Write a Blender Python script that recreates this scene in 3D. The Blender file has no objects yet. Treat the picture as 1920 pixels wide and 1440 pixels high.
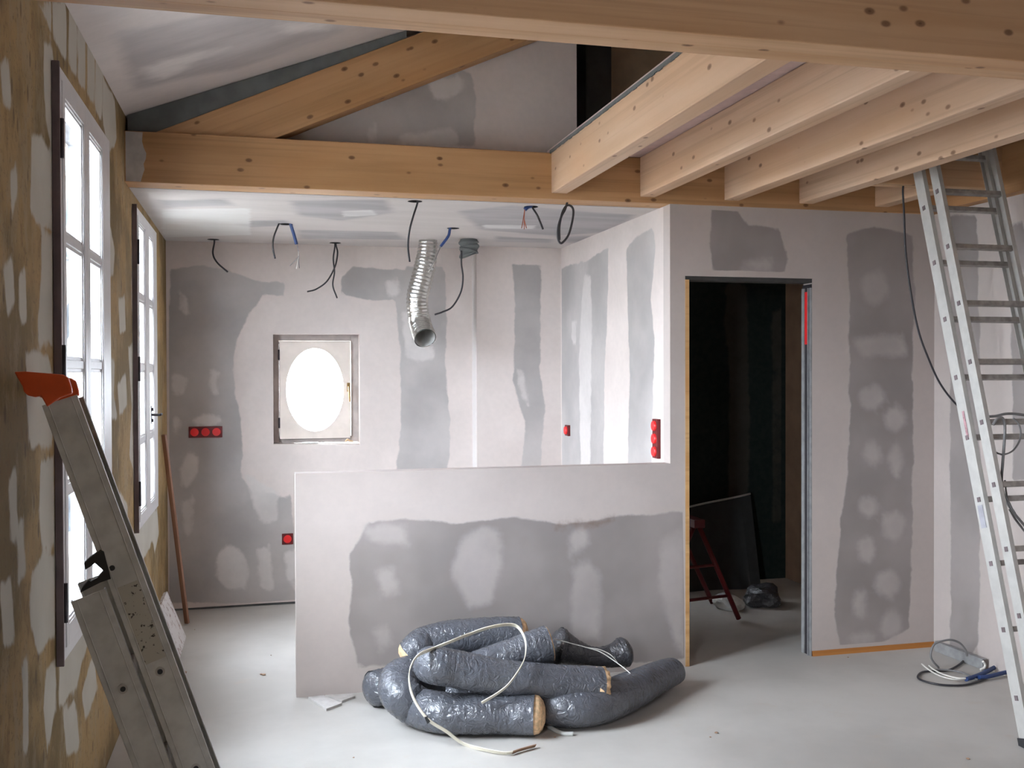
import bpy, bmesh, math, random
import numpy as np
from mathutils import Vector, Matrix, geometry, noise

random.seed(7)
PI = math.pi
COL = bpy.context.scene.collection

# ---------------------------------------------------------------- camera
CAM_Z, YAW, PITCH, ROLL = 1.57, 0.2445, -0.0116, -0.0029
cam_data = bpy.data.cameras.new('camera')
cam = bpy.data.objects.new('camera', cam_data)
COL.objects.link(cam)
bpy.context.scene.camera = cam
cam_data.sensor_width = 36.0
cam_data.lens = 1871.0 / 1920.0 * 36.0
cam_data.clip_start = 0.05
_cy, _sy, _cp, _sp = math.cos(YAW), math.sin(YAW), math.cos(PITCH), math.sin(PITCH)
_f = Vector((_sy * _cp, _cy * _cp, _sp))
_r = Vector((_cy, -_sy, 0))
_u = _r.cross(_f)
_r2 = _r * math.cos(ROLL) + _u * math.sin(ROLL)
_u2 = -_r * math.sin(ROLL) + _u * math.cos(ROLL)
M = Matrix((_r2, _u2, -_f)).transposed().to_4x4()
M.translation = (0, 0, CAM_Z)
cam.matrix_world = M

# ---------------------------------------------------------------- world, daylight, exposure
SKY = 22.0
world = bpy.data.worlds.new('overcast_sky')
bpy.context.scene.world = world
world.use_nodes = True
wn = world.node_tree.nodes
wl = world.node_tree.links
wn.clear()
w_out = wn.new('ShaderNodeOutputWorld')
w_bg = wn.new('ShaderNodeBackground')
w_tc = wn.new('ShaderNodeTexCoord')
w_no = wn.new('ShaderNodeTexNoise')
w_no.inputs['Scale'].default_value = 2.5
w_no.inputs['Detail'].default_value = 4
w_cr = wn.new('ShaderNodeValToRGB')
w_cr.color_ramp.elements[0].position = 0.3
w_cr.color_ramp.elements[0].color = (0.72, 0.80, 0.92, 1)
w_cr.color_ramp.elements[1].position = 0.75
w_cr.color_ramp.elements[1].color = (0.95, 0.97, 1.0, 1)
wl.new(w_tc.outputs['Generated'], w_no.inputs['Vector'])
wl.new(w_no.outputs['Fac'], w_cr.inputs['Fac'])
wl.new(w_cr.outputs['Color'], w_bg.inputs['Color'])
# the cloud cover is thinnest, so brightest, behind and to the left of the camera
w_dt = wn.new('ShaderNodeVectorMath'); w_dt.operation = 'DOT_PRODUCT'
w_dt.inputs[1].default_value = (-0.66, -0.60, 0.45)
wl.new(w_tc.outputs['Generated'], w_dt.inputs[0])
w_mr = wn.new('ShaderNodeMapRange')
w_mr.inputs[1].default_value = -0.3; w_mr.inputs[2].default_value = 0.9
w_mr.inputs[3].default_value = SKY * 1.0; w_mr.inputs[4].default_value = SKY * 3.3
wl.new(w_dt.outputs['Value'], w_mr.inputs[0])
wl.new(w_mr.outputs[0], w_bg.inputs['Strength'])
wl.new(w_bg.outputs['Background'], w_out.inputs['Surface'])

def portal(name, loc, size, direction):
    d = bpy.data.lights.new(name, 'AREA')
    d.shape = 'RECTANGLE'
    d.size, d.size_y = size
    d.cycles.is_portal = True
    o = bpy.data.objects.new(name, d)
    o.location = loc
    o.rotation_euler = Vector(direction).to_track_quat('-Z', 'Y').to_euler()
    COL.objects.link(o)
portal('window_portal', (-0.70, 3.80, 1.60), (1.0, 1.9), (1, 0, 0))
portal('window_portal', (-0.70, 5.63, 1.60), (0.9, 1.7), (1, 0, 0))
portal('window_portal', (0.34, 7.0, 1.45), (0.5, 0.7), (0, -1, 0))
portal('window_portal', (-0.74, 0.575, 1.5), (0.6, 1.05), (1, 0, 0))

vs = bpy.context.scene.view_settings
vs.view_transform = 'Standard'
vs.look = 'None'
vs.gamma = 1.0
vs.use_curve_mapping = False
vs.exposure = 0.12

# ---------------------------------------------------------------- materials
def srgb(r, g, b):
    def c(v):
        v /= 255.0
        return v / 12.92 if v <= 0.04045 else ((v + 0.055) / 1.055) ** 2.4
    return (c(r), c(g), c(b), 1.0)

class NT:
    def __init__(s, name):
        s.m = bpy.data.materials.new(name)
        s.m.use_nodes = True
        s.t = s.m.node_tree
        s.t.nodes.clear()
        s.out = s.n('ShaderNodeOutputMaterial')
        s.b = s.n('ShaderNodeBsdfPrincipled')
        s.l(s.b.outputs[0], s.out.inputs[0])
    def n(s, k, **kw):
        x = s.t.nodes.new(k)
        for a, v in kw.items():
            setattr(x, a, v)
        return x
    def l(s, a, b):
        s.t.links.new(a, b)
    def val(s, sock, v):
        if hasattr(v, 'is_linked') or isinstance(v, bpy.types.NodeSocket):
            s.l(v, sock)
        else:
            sock.default_value = v
    def math(s, op, a, b=0.0, c=None, clamp=False):
        x = s.n('ShaderNodeMath', operation=op)
        x.use_clamp = clamp
        s.val(x.inputs[0], a); s.val(x.inputs[1], b)
        if c is not None:
            s.val(x.inputs[2], c)
        return x.outputs[0]
    def mix(s, f, a, b, mode='MIX'):
        x = s.n('ShaderNodeMix', data_type='RGBA', blend_type=mode)
        s.val(x.inputs[0], f); s.val(x.inputs[6], a); s.val(x.inputs[7], b)
        return x.outputs[2]
    def smooth(s, v, lo, hi, a=0.0, b=1.0):
        x = s.n('ShaderNodeMapRange', interpolation_type='SMOOTHSTEP')
        s.val(x.inputs[0], v)
        x.inputs[1].default_value = lo; x.inputs[2].default_value = hi
        x.inputs[3].default_value = a; x.inputs[4].default_value = b
        return x.outputs[0]
    def coords(s, scale=(1, 1, 1), rnd=False):
        tc = s.n('ShaderNodeTexCoord')
        mp = s.n('ShaderNodeMapping')
        mp.inputs['Scale'].default_value = scale
        s.l(tc.outputs['Object'], mp.inputs['Vector'])
        if rnd:
            oi = s.n('ShaderNodeObjectInfo')
            k = s.math('MULTIPLY', oi.outputs['Random'], 37.0)
            cx = s.n('ShaderNodeCombineXYZ')
            s.l(k, cx.inputs[0]); s.l(k, cx.inputs[1])
            s.l(cx.outputs[0], mp.inputs['Location'])
        return mp.outputs[0]
    def noise(s, vec, scale, detail=3, rough=0.5):
        x = s.n('ShaderNodeTexNoise')
        s.l(vec, x.inputs['Vector'])
        x.inputs['Scale'].default_value = scale
        x.inputs['Detail'].default_value = detail
        x.inputs['Roughness'].default_value = rough
        return x.outputs['Fac']
    def bump(s, h, strength=0.3, dist=0.01):
        x = s.n('ShaderNodeBump')
        x.inputs['Strength'].default_value = strength
        x.inputs['Distance'].default_value = dist
        s.l(h, x.inputs['Height'])
        s.l(x.outputs[0], s.b.inputs['Normal'])
    def base(s, c, rough=0.7, metal=0.0, spec=0.5):
        s.val(s.b.inputs['Base Color'], c)
        s.val(s.b.inputs['Roughness'], rough)
        s.b.inputs['Metallic'].default_value = metal
        s.b.inputs['Specular IOR Level'].default_value = spec
        return s.m

def plain(name, col, rough=0.6, metal=0.0, spec=0.5, var=0.12, scale=18, bump=0.0):
    """a single-coloured surface with slight blotchy variation"""
    t = NT(name)
    v = t.coords(rnd=True)
    n = t.noise(v, scale, 4)
    dark = tuple(c * (1 - var) for c in col[:3]) + (1,)
    lite = tuple(min(1, c * (1 + var)) for c in col[:3]) + (1,)
    c = t.mix(t.smooth(n, 0.3, 0.7), dark, lite)
    if bump:
        t.bump(t.noise(v, scale * 3, 4), bump, 0.004)
    return t.base(c, rough, metal, spec)

def board_mat(name, base, dark, light, stain, edge=0.24, soft=0.06, nscale=7.0, rough=0.85, streak=(1, 1, 1), lsoft=0.12):
    """plasterboard with filler patches; the vertex attribute 'patch' holds, per channel, the signed
    distance to a patch outline (0.5 on the outline)"""
    t = NT(name)
    at = t.n('ShaderNodeAttribute'); at.attribute_name = 'patch'
    sep = t.n('ShaderNodeSeparateColor')
    t.l(at.outputs['Color'], sep.inputs[0])
    v = t.coords(scale=streak)
    n1 = t.math('SUBTRACT', t.noise(v, nscale, 5, 0.6), 0.5)
    n2 = t.math('SUBTRACT', t.noise(v, nscale * 1.7, 4, 0.6), 0.5)
    n3 = t.noise(v, 2.3, 3)
    n4 = t.noise(v, 30, 3)
    d = t.smooth(t.math('MULTIPLY_ADD', n1, edge, sep.outputs[0]), 0.5 - soft / 2, 0.5 + soft / 2)
    l = t.smooth(t.math('MULTIPLY_ADD', n2, edge * 1.1, sep.outputs[1]), 0.5 - lsoft / 2, 0.5 + lsoft / 2)
    st = t.smooth(t.math('MULTIPLY_ADD', n2, 0.5, sep.outputs[2]), 0.42, 0.65)
    b2 = t.mix(t.smooth(n3, 0.35, 0.65), base, tuple(c * 0.93 for c in base[:3]) + (1,))
    d2 = t.mix(t.smooth(n3, 0.3, 0.7), dark, tuple(min(1, c * 1.28) for c in dark[:3]) + (1,))
    c = t.mix(d, b2, d2)
    lf = t.math('MULTIPLY', l, t.smooth(t.noise(v, 3.5, 3), 0.2, 0.6, 0.5, 0.95))
    c = t.mix(lf, c, light)
    c = t.mix(t.math('MULTIPLY', st, 0.7), c, stain)
    c = t.mix(t.smooth(n4, 0.3, 0.7, 0.0, 0.05), c, (0.2, 0.2, 0.2, 1))
    t.bump(t.math('ADD', t.noise(v, 14, 3), t.math('MULTIPLY', d, 0.3)), 0.12, 0.004)
    return t.base(c, rough, 0, 0.3)

BASE = srgb(216, 204, 198)
DARK = srgb(168, 162, 159)
LITE = srgb(210, 203, 199)
STAIN = srgb(120, 95, 80)
m_board = board_mat('plasterboard', BASE, DARK, LITE, STAIN)
m_board_dim = board_mat('plasterboard_dim', srgb(190, 178, 172), srgb(140, 131, 128), srgb(174, 164, 160), STAIN, lsoft=0.22)  # same plasterboard, darkened: the front walls' weaker light is put into its colour
m_ceil = board_mat('ceiling_board', srgb(205, 198, 195), srgb(164, 160, 161), srgb(216, 214, 212), STAIN, edge=0.25, soft=0.3, streak=(0.5, 3.0, 1))
m_roof = board_mat('roof_board', srgb(218, 208, 204), srgb(176, 169, 168), srgb(226, 218, 214), STAIN, edge=0.25, soft=0.35, streak=(0.8, 2.4, 1), lsoft=0.4)
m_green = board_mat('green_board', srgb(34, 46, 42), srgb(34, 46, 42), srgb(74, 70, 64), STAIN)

def old_wall_mat():
    t = NT('stripped_old_plaster')
    at = t.n('ShaderNodeAttribute'); at.attribute_name = 'patch'
    sep = t.n('ShaderNodeSeparateColor')
    t.l(at.outputs['Color'], sep.inputs[0])
    v = t.coords()
    vs_ = t.coords(scale=(1, 1, 0.45))
    n1 = t.math('SUBTRACT', t.noise(vs_, 7, 5, 0.65), 0.5)
    big = t.noise(v, 1.7, 4, 0.6)
    mid = t.noise(vs_, 9, 6, 0.7)
    fine = t.noise(v, 45, 5, 0.7)
    c = t.mix(t.smooth(big, 0.42, 0.58), srgb(126, 106, 70), srgb(166, 138, 94))
    c = t.mix(t.smooth(mid, 0.50, 0.62, 0, 0.5), c, srgb(160, 144, 118))
    c = t.mix(t.smooth(mid, 0.36, 0.47, 0.55, 0), c, srgb(126, 98, 62))
    c = t.mix(t.smooth(fine, 0.54, 0.64, 0, 0.45), c, srgb(104, 86, 64))
    sp = t.n('ShaderNodeTexVoronoi'); t.l(vs_, sp.inputs['Vector']); sp.inputs['Scale'].default_value = 14
    c = t.mix(t.smooth(sp.outputs['Distance'], 0.10, 0.20, 0.6, 0), c, srgb(92, 72, 56))
    l = t.smooth(t.math('MULTIPLY_ADD', n1, 0.34, sep.outputs[1]), 0.46, 0.54)
    pl = t.mix(t.smooth(big, 0.3, 0.7), srgb(204, 200, 190), srgb(188, 184, 174))
    pl = t.mix(t.smooth(fine, 0.62, 0.85, 0, 0.35), pl, srgb(140, 124, 98))
    c = t.mix(t.math('MULTIPLY', l, 0.92), c, pl)
    t.bump(t.math('ADD', t.math('MULTIPLY', l, 0.8), t.math('ADD', mid, t.math('MULTIPLY', fine, 0.4))), 0.35, 0.006)
    return t.base(c, 0.85, 0, 0.3)
m_old = old_wall_mat()

def floor_mat():
    t = NT('raw_screed')
    v = t.coords()
    n1 = t.noise(v, 1.1, 5, 0.6)
    n2 = t.noise(v, 6, 5, 0.6)
    n3 = t.noise(v, 60, 3, 0.6)
    c = t.mix(t.smooth(n1, 0.35, 0.65), srgb(174, 169, 163), srgb(191, 186, 180))
    c = t.mix(t.smooth(n2, 0.60, 0.78, 0, 0.5), c, srgb(186, 172, 158))
    c = t.mix(t.smooth(n3, 0.70, 0.8, 0, 0.35), c, srgb(130, 118, 105))
    t.bump(n2, 0.1, 0.004)
    return t.base(c, t.smooth(n1, 0.3, 0.7, 0.5, 0.68), 0, 0.35)
m_floor = floor_mat()

def wood(name, light, dark, knots=0.085, rough=0.55):
    t = NT(name)
    v = t.coords(scale=(0.7, 9, 9), rnd=True)
    v2 = t.coords(scale=(0.5, 34, 34), rnd=True)
    g1 = t.noise(v, 1.0, 5, 0.55)
    g2 = t.noise(v2, 1.0, 3, 0.6)
    c = t.mix(t.smooth(g1, 0.32, 0.68), light, dark)
    c = t.mix(t.smooth(g2, 0.48, 0.68, 0, 0.45), c, tuple(x * 0.72 for x in dark[:3]) + (1,))
    big = t.noise(t.coords(scale=(1.2, 3, 3), rnd=True), 1.0, 2)
    c = t.mix(t.smooth(big, 0.45, 0.7, 0, 0.35), c, (light[0] * 0.95, light[1] * 0.78, light[2] * 0.62, 1))
    kv = t.coords(scale=(5.0, 8.5, 8.5), rnd=True)
    vo = t.n('ShaderNodeTexVoronoi'); t.l(kv, vo.inputs['Vector']); vo.inputs['Scale'].default_value = 1.5
    if knots:
        c = t.mix(t.smooth(vo.outputs['Distance'], knots, knots * 1.9, 0.75, 0), c, (dark[0] * 0.28, dark[1] * 0.2, dark[2] * 0.16, 1))
        c = t.mix(t.smooth(vo.outputs['Distance'], knots * 0.3, knots * 0.8, 0.5, 0), c, (dark[0] * 0.12, dark[1] * 0.09, dark[2] * 0.08, 1))
    t.bump(g2, 0.05, 0.002)
    return t.base(c, rough, 0, 0.35)
m_wood = wood('pine_honey', srgb(204, 166, 130), srgb(186, 146, 108))
m_wood_l = wood('pine_pale', srgb(212, 182, 156), srgb(196, 162, 132))
m_wood_o = wood('pine_orange', srgb(190, 148, 106), srgb(168, 126, 84))
m_wood_s = wood('pine_strip', srgb(205, 165, 115), srgb(185, 140, 90), knots=0)
m_wood_b = wood('brown_batten', srgb(160, 122, 100), srgb(138, 100, 80), knots=0)
m_plate = wood('orange_sole_plate', srgb(190, 130, 70), srgb(170, 108, 52), knots=0)
m_slate = plain('slate_sealing_strip', srgb(104, 107, 106), 0.8, var=0.15, scale=10)
m_deck = plain('deck_underside', srgb(196, 172, 168), 0.85, var=0.06)
m_fibre = plain('brown_fibreboard', srgb(120, 98, 78), 0.9, var=0.12, scale=6)
m_membrane = plain('dark_membrane', srgb(60, 58, 56), 0.8)
m_paint = plain('white_window_paint', srgb(222, 220, 222), 0.38, var=0.03)
m_paint2 = plain('cream_window_paint', srgb(226, 214, 204), 0.45, var=0.08, scale=7)
m_lining = plain('dimming_grey_lining', srgb(84, 86, 90), 0.8, var=.3, scale=14)
m_shade_scuff = plain('edge_shade_and_scuff', srgb(112, 98, 100), 0.7, var=0.2, scale=9)  # puts the frame side's shade into colour; also used for scuffs and rung ends
m_iron = plain('dark_iron', srgb(58, 54, 58), 0.5, 0.4)
m_brass = plain('brass', srgb(190, 160, 110), 0.35, 0.9)
m_white = plain('white_plastic', srgb(225, 225, 222), 0.4)
m_alu = plain('dull_aluminium', srgb(202, 202, 198), 0.5, 0.1, var=0.10, scale=22)
m_alu_l = plain('bright_aluminium', srgb(186, 183, 178), 0.45, 0.15, var=0.06, scale=22)
m_alu_d = plain('ribbed_aluminium', srgb(158, 152, 147), 0.55, 0.15, var=0.2, scale=30)
m_galv = plain('galvanised_steel', srgb(158, 158, 158), 0.5, 0.3, var=0.12, scale=25)
m_black = plain('black_plastic', srgb(44, 44, 46), 0.45)
m_hole = plain('dark_void', srgb(16, 15, 14), 0.9)
m_orange = plain('orange_plastic', srgb(224, 92, 44), 0.42, var=0.08)
m_red = plain('red_plastic', srgb(226, 34, 36), 0.4, var=0.06)
m_redd = plain('dark_red_plastic', srgb(100, 20, 22), 0.5)
m_cable = plain('black_cable', srgb(48, 46, 50), 0.5)
m_cable_g = plain('grey_cable', srgb(120, 118, 118), 0.5)
m_conduit = plain('blue_conduit', srgb(38, 62, 112), 0.5)
m_copper = plain('copper_wire', srgb(170, 96, 70), 0.35, 0.7)
m_wirew = plain('white_wire', srgb(226, 222, 214), 0.5)
m_tie = plain('cream_band', srgb(222, 214, 196), 0.5, var=0.05)
m_tie_b = plain('brown_band_end', srgb(160, 128, 104), 0.6)
m_insul = plain('cream_glass_wool', srgb(222, 186, 146), 0.95, var=0.22, scale=60, bump=0.6)
m_jack = None
def jacket_mat(name, col):
    t = NT(name)
    v = t.coords(rnd=True)
    n = t.noise(v, 16, 5, 0.65)
    n2 = t.noise(v, 60, 4, 0.6)
    c = t.mix(t.smooth(n, 0.35, 0.7), tuple(x * 0.82 for x in col[:3]) + (1,), col)
    cr = t.n('ShaderNodeTexNoise'); t.l(t.coords(scale=(1, 1, 1), rnd=True), cr.inputs['Vector'])
    cr.inputs['Scale'].default_value = 26; cr.inputs['Detail'].default_value = 3; cr.inputs['Distortion'].default_value = 1.2
    rid = t.math('ABSOLUTE', t.math('SUBTRACT', cr.outputs['Fac'], 0.5))
    t.bump(t.math('ADD', t.math('MULTIPLY', rid, -3.0), t.math('MULTIPLY', n2, 0.3)), 0.6, 0.010)
    return t.base(c, 0.2, 0, 0.8)
m_jack = jacket_mat('grey_plastic_jacket', srgb(92, 94, 101))
m_jack_d = jacket_mat('dark_plastic_jacket', srgb(66, 65, 68))
m_foil = NT('aluminium_foil')
_v = m_foil.coords()
m_foil.bump(m_foil.noise(_v, 40, 4, 0.7), 0.5, 0.006)
m_foil = m_foil.base(srgb(208, 207, 203), 0.24, 0.95)
m_offcut = plain('plasterboard_offcut', srgb(190, 184, 180), 0.85)
def speckled(name, col, spot, sc, thr):
    t = NT(name)
    v = t.coords()
    n = t.noise(v, sc, 4, 0.7)
    return t.base(t.mix(t.smooth(n, thr, thr + 0.05), col, spot), 0.6)
m_dirty = speckled('dirty_label', srgb(188, 184, 172), srgb(60, 52, 44), 70, 0.58)
m_slab = speckled('speckled_slab', srgb(205, 200, 198), srgb(150, 130, 122), 22, 0.56)
m_bark = plain('bark', srgb(120, 112, 104), 0.9, var=0.25, scale=6)
m_bounce_ground = plain('pale_bounce_ground', srgb(176, 172, 165), 0.95, var=0.2, scale=2)  # ground kept pale to bounce daylight up to the ceilings

def glass_mat():
    t = NT('window_glass')
    fr = t.n('ShaderNodeFresnel'); fr.inputs['IOR'].default_value = 1.45
    ge = t.n('ShaderNodeNewGeometry')
    ff = t.math('MULTIPLY', fr.outputs[0], t.math('SUBTRACT', 1.0, ge.outputs['Backfacing']))
    tr = t.n('ShaderNodeBsdfTransparent'); tr.inputs[0].default_value = (0.975, 0.99, 1.0, 1)
    gl = t.n('ShaderNodeBsdfGlossy'); gl.inputs['Roughness'].default_value = 0.03
    mx = t.n('ShaderNodeMixShader')
    t.l(ff, mx.inputs[0]); t.l(tr.outputs[0], mx.inputs[1]); t.l(gl.outputs[0], mx.inputs[2])
    t.l(mx.outputs[0], t.out.inputs[0])
    return t.m
m_glass = glass_mat()

# ---------------------------------------------------------------- mesh helpers
def tag(o, label=None, cat=None, group=None, kind=None):
    if label: o['label'] = label
    if cat: o['category'] = cat
    if group: o['group'] = group
    if kind: o['kind'] = kind
    return o

def empty(name, loc, rot=None):
    o = bpy.data.objects.new(name, None)
    o.location = loc
    if rot: o.rotation_euler = rot
    o.empty_display_size = 0.1
    COL.objects.link(o)
    return o

class MB:
    """collects geometry for one mesh, in world coordinates"""
    def __init__(s):
        s.v, s.f, s.sm = [], [], []
    def add(s, verts, faces, smooth=False):
        k = len(s.v)
        s.v += [Vector(p) for p in verts]
        s.f += [tuple(i + k for i in f) for f in faces]
        s.sm += [smooth] * len(faces)
        return s
    def box(s, a, b):
        (x0, y0, z0), (x1, y1, z1) = a, b
        x0, x1 = min(x0, x1), max(x0, x1); y0, y1 = min(y0, y1), max(y0, y1); z0, z1 = min(z0, z1), max(z0, z1)
        return s.add([(x0, y0, z0), (x1, y0, z0), (x1, y1, z0), (x0, y1, z0), (x0, y0, z1), (x1, y0, z1), (x1, y1, z1), (x0, y1, z1)],
                     [(0, 3, 2, 1), (4, 5, 6, 7), (0, 1, 5, 4), (1, 2, 6, 5), (2, 3, 7, 6), (3, 0, 4, 7)])
    def obox(s, c, ax, ay, az):
        """oriented box: centre and three half-axis vectors"""
        c, ax, ay, az = Vector(c), Vector(ax), Vector(ay), Vector(az)
        if ax.cross(ay).dot(az) < 0: ax = -ax
        p = [c + ax * i + ay * j + az * k for k in (-1, 1) for i, j in ((-1, -1), (1, -1), (1, 1), (-1, 1))]
        return s.add(p, [(0, 3, 2, 1), (4, 5, 6, 7), (0, 1, 5, 4), (1, 2, 6, 5), (2, 3, 7, 6), (3, 0, 4, 7)])
    def prism(s, poly, off):
        """extrude a planar polygon (3D points) by a vector"""
        n = len(poly)
        poly = [Vector(p) for p in poly]; off = Vector(off)
        nrm = geometry.normal(poly)
        if nrm.dot(off) > 0: poly = poly[::-1]
        v = poly + [p + off for p in poly]
        f = [tuple(range(n)), tuple(range(2 * n - 1, n - 1, -1))]
        f += [(j, i, i + n, j + n) for i, j in ((i, (i + 1) % n) for i in range(n))]
        return s.add(v, f)
    def cyl(s, a, b, r, r2=None, n=16, caps=True, smooth=True):
        a, b = Vector(a), Vector(b)
        r2 = r if r2 is None else r2
        d = (b - a).normalized()
        u = d.orthogonal().normalized(); w = d.cross(u)
        ring = [(math.cos(2 * PI * i / n), math.sin(2 * PI * i / n)) for i in range(n)]
        v = [a + u * c * r + w * q * r for c, q in ring] + [b + u * c * r2 + w * q * r2 for c, q in ring]
        s.add(v, [(i, (i + 1) % n, (i + 1) % n + n, i + n) for i in range(n)], smooth)
        if caps:
            k = len(s.v) - 2 * n
            s.f += [tuple(k + i for i in range(n - 1, -1, -1)), tuple(k + n + i for i in range(n))]
            s.sm += [False, False]
        return s
    def tube(s, pts, rad, n=10, flat=1.0, fn=None, caps=True, up=None):
        """swept tube through pts; rad is a number or fn(t); flat squashes it vertically"""
        P = [Vector(p) for p in pts]
        N = len(P)
        T = [(P[min(i + 1, N - 1)] - P[max(i - 1, 0)]).normalized() for i in range(N)]
        ref = Vector(up) if up else (Vector((0, 0, 1)) if abs(T[0].z) < 0.8 else Vector((1, 0, 0)))
        u = (ref - T[0] * ref.dot(T[0])).normalized()
        rings = []
        for i in range(N):
            u = (u - T[i] * u.dot(T[i])).normalized()
            w = T[i].cross(u)
            t = i / (N - 1)
            r = rad(t) if callable(rad) else rad
            ring = []
            for k in range(n):
                a = 2 * PI * k / n
                o = u * math.cos(a) + w * math.sin(a)
                rr = r * (fn(t, a) if fn else 1.0)
                p = o * rr
                p.z *= flat
                ring.append(P[i] + p)
            rings.append(ring)
        v = [p for r_ in rings for p in r_]
        f = [(i * n + k, i * n + (k + 1) % n, (i + 1) * n + (k + 1) % n, (i + 1) * n + k) for i in range(N - 1) for k in range(n)]
        s.add(v, f, True)
        if caps:
            k0 = len(s.v) - N * n
            s.f += [tuple(k0 + i for i in range(n - 1, -1, -1)), tuple(k0 + (N - 1) * n + i for i in range(n))]
            s.sm += [False, False]
        return s
    def build(s, name, mat, parent=None, origin=None, bevel=0.0):
        me = bpy.data.meshes.new(name)
        if parent is not None:
            par_w = parent.matrix_world_calc if hasattr(parent, 'matrix_world_calc') else world_of(parent)
            inv = par_w.inverted()
            v = [inv @ p for p in s.v]
            o = bpy.data.objects.new(name, me)
            o.parent = parent
        else:
            org = Vector(origin) if origin is not None else Vector((0, 0, 0))
            v = [p - org for p in s.v]
            o = bpy.data.objects.new(name, me)
            o.location = org
        me.from_pydata([tuple(p) for p in v], [], s.f)
        me.polygons.foreach_set('use_smooth', s.sm)
        me.materials.append(mat)
        me.update()
        COL.objects.link(o)
        if bevel:
            b = o.modifiers.new('bevel', 'BEVEL'); b.width = bevel; b.segments = 2; b.limit_method = 'ANGLE'
        return o

def world_of(o):
    m = Matrix.LocRotScale(o.location, o.rotation_euler, o.scale)
    return world_of(o.parent) @ m if o.parent else m

def smooth_path(pts, k=8):
    P = [Vector(p) for p in pts]
    P = [P[0] * 2 - P[1]] + P + [P[-1] * 2 - P[-2]]
    out = []
    for i in range(1, len(P) - 2):
        for j in range(k):
            t = j / k
            a, b, c, d = P[i - 1], P[i], P[i + 1], P[i + 2]
            out.append(0.5 * ((2 * b) + (c - a) * t + (2 * a - 5 * b + 4 * c - d) * t * t + (3 * b - a - 3 * c + d) * t ** 3))
    out.append(P[-2])
    return out

def sdf(pts, poly):
    """signed distance, positive inside"""
    P = np.array(poly, float)
    Q = np.roll(P, -1, 0)
    d = np.full(len(pts), 1e9)
    ins = np.zeros(len(pts), bool)
    for a, b in zip(P, Q):
        e = b - a
        w = pts - a
        t = np.clip((w @ e) / max(e @ e, 1e-12), 0, 1)
        d = np.minimum(d, np.hypot(*(w - t[:, None] * e).T))
        c = ((a[1] > pts[:, 1]) != (b[1] > pts[:, 1]))
        with np.errstate(divide='ignore', invalid='ignore'):
            xx = (b[0] - a[0]) * (pts[:, 1] - a[1]) / (b[1] - a[1]) + a[0]
        ins ^= c & (pts[:, 0] < xx)
    return np.where(ins, d, -d)

def ell(c, ru, rv, n=14):
    return [(c[0] + ru * math.cos(2 * PI * i / n) * (1 + 0.12 * math.sin(3.1 * i)), c[1] + rv * math.sin(2 * PI * i / n) * (1 + 0.1 * math.cos(2.3 * i))) for i in range(n)]

def disc(c, r, n=24):
    return [(c[0] + r * math.cos(2 * PI * i / n), c[1] + r * math.sin(2 * PI * i / n)) for i in range(n)]

def panel(name, O, U, V, outline, thick, mat, holes=(), dark=(), light=(), stain=(), grid=0.035, label=None, kind='structure', zf=None):
    """a board of real thickness in the plane O + u U + v V; front normal U x V; patch outlines kept as vertex data"""
    O, U, V = Vector(O), Vector(U), Vector(V)
    N = U.cross(V).normalized()
    pts, edges = [], []
    loops = [outline] + list(holes)
    for lp in loops:
        k = len(pts)
        n = len(lp)
        for i in range(n):
            pts.append(Vector(lp[i]))
            edges.append((k + i, k + (i + 1) % n))
    us = [p[0] for p in outline]; vs_ = [p[1] for p in outline]
    gu = np.arange(min(us) + grid / 2, max(us), grid); gv = np.arange(min(vs_) + grid / 2, max(vs_), grid)
    G = np.array([(a, b) for a in gu for b in gv])
    keep = sdf(G, outline) > grid * 0.35
    for h in holes:
        keep &= sdf(G, h) < -grid * 0.35
    pts += [Vector(p) for p in G[keep]]
    cv, ce, cf = geometry.delaunay_2d_cdt(pts, edges, [], 0, 1e-6)[:3]
    A = np.array([tuple(p) for p in cv])
    cen = np.array([A[list(f)].mean(0) for f in cf])
    ok = sdf(cen, outline) > 0
    for h in holes:
        ok &= sdf(cen, h) < 0
    cf = [f for f, k in zip(cf, ok) if k]
    cf = [f if (A[f[1]][0] - A[f[0]][0]) * (A[f[2]][1] - A[f[0]][1]) - (A[f[1]][1] - A[f[0]][1]) * (A[f[2]][0] - A[f[0]][0]) > 0 else f[::-1] for f in cf]
    nv = len(cv)
    front = [O + U * p[0] + V * p[1] for p in A]
    back = [p - N * thick for p in front]
    faces = [tuple(f) for f in cf] + [tuple(i + nv for i in f[::-1]) for f in cf]
    cnt = {}
    for f in cf:
        for i in range(3):
            e = (f[i], f[(i + 1) % 3])
            cnt[e] = cnt.get(e, 0) + 1
    for (a, b) in cnt:
        if (b, a) not in cnt:
            faces.append((b, a, a + nv, b + nv))
    me = bpy.data.meshes.new(name)
    me.from_pydata([tuple(p) for p in front + back], [], faces)
    me.materials.append(mat)
    S = 0.24
    ch = []
    for polys in (dark, light, stain):
        d = np.full(nv, -1.0)
        for p in polys:
            d = np.maximum(d, sdf(A, p))
        ch.append(np.clip(0.5 + d / S, 0, 1))
    at = me.attributes.new('patch', 'FLOAT_COLOR', 'POINT')
    col = np.ones((2 * nv, 4), np.float32)
    for i in range(3):
        col[:nv, i] = ch[i]; col[nv:, i] = 0.0
    at.data.foreach_set('color', col.ravel())
    me.update()
    o = bpy.data.objects.new(name, me)
    COL.objects.link(o)
    if kind: o['kind'] = kind
    if label: o['label'] = label
    return o

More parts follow.
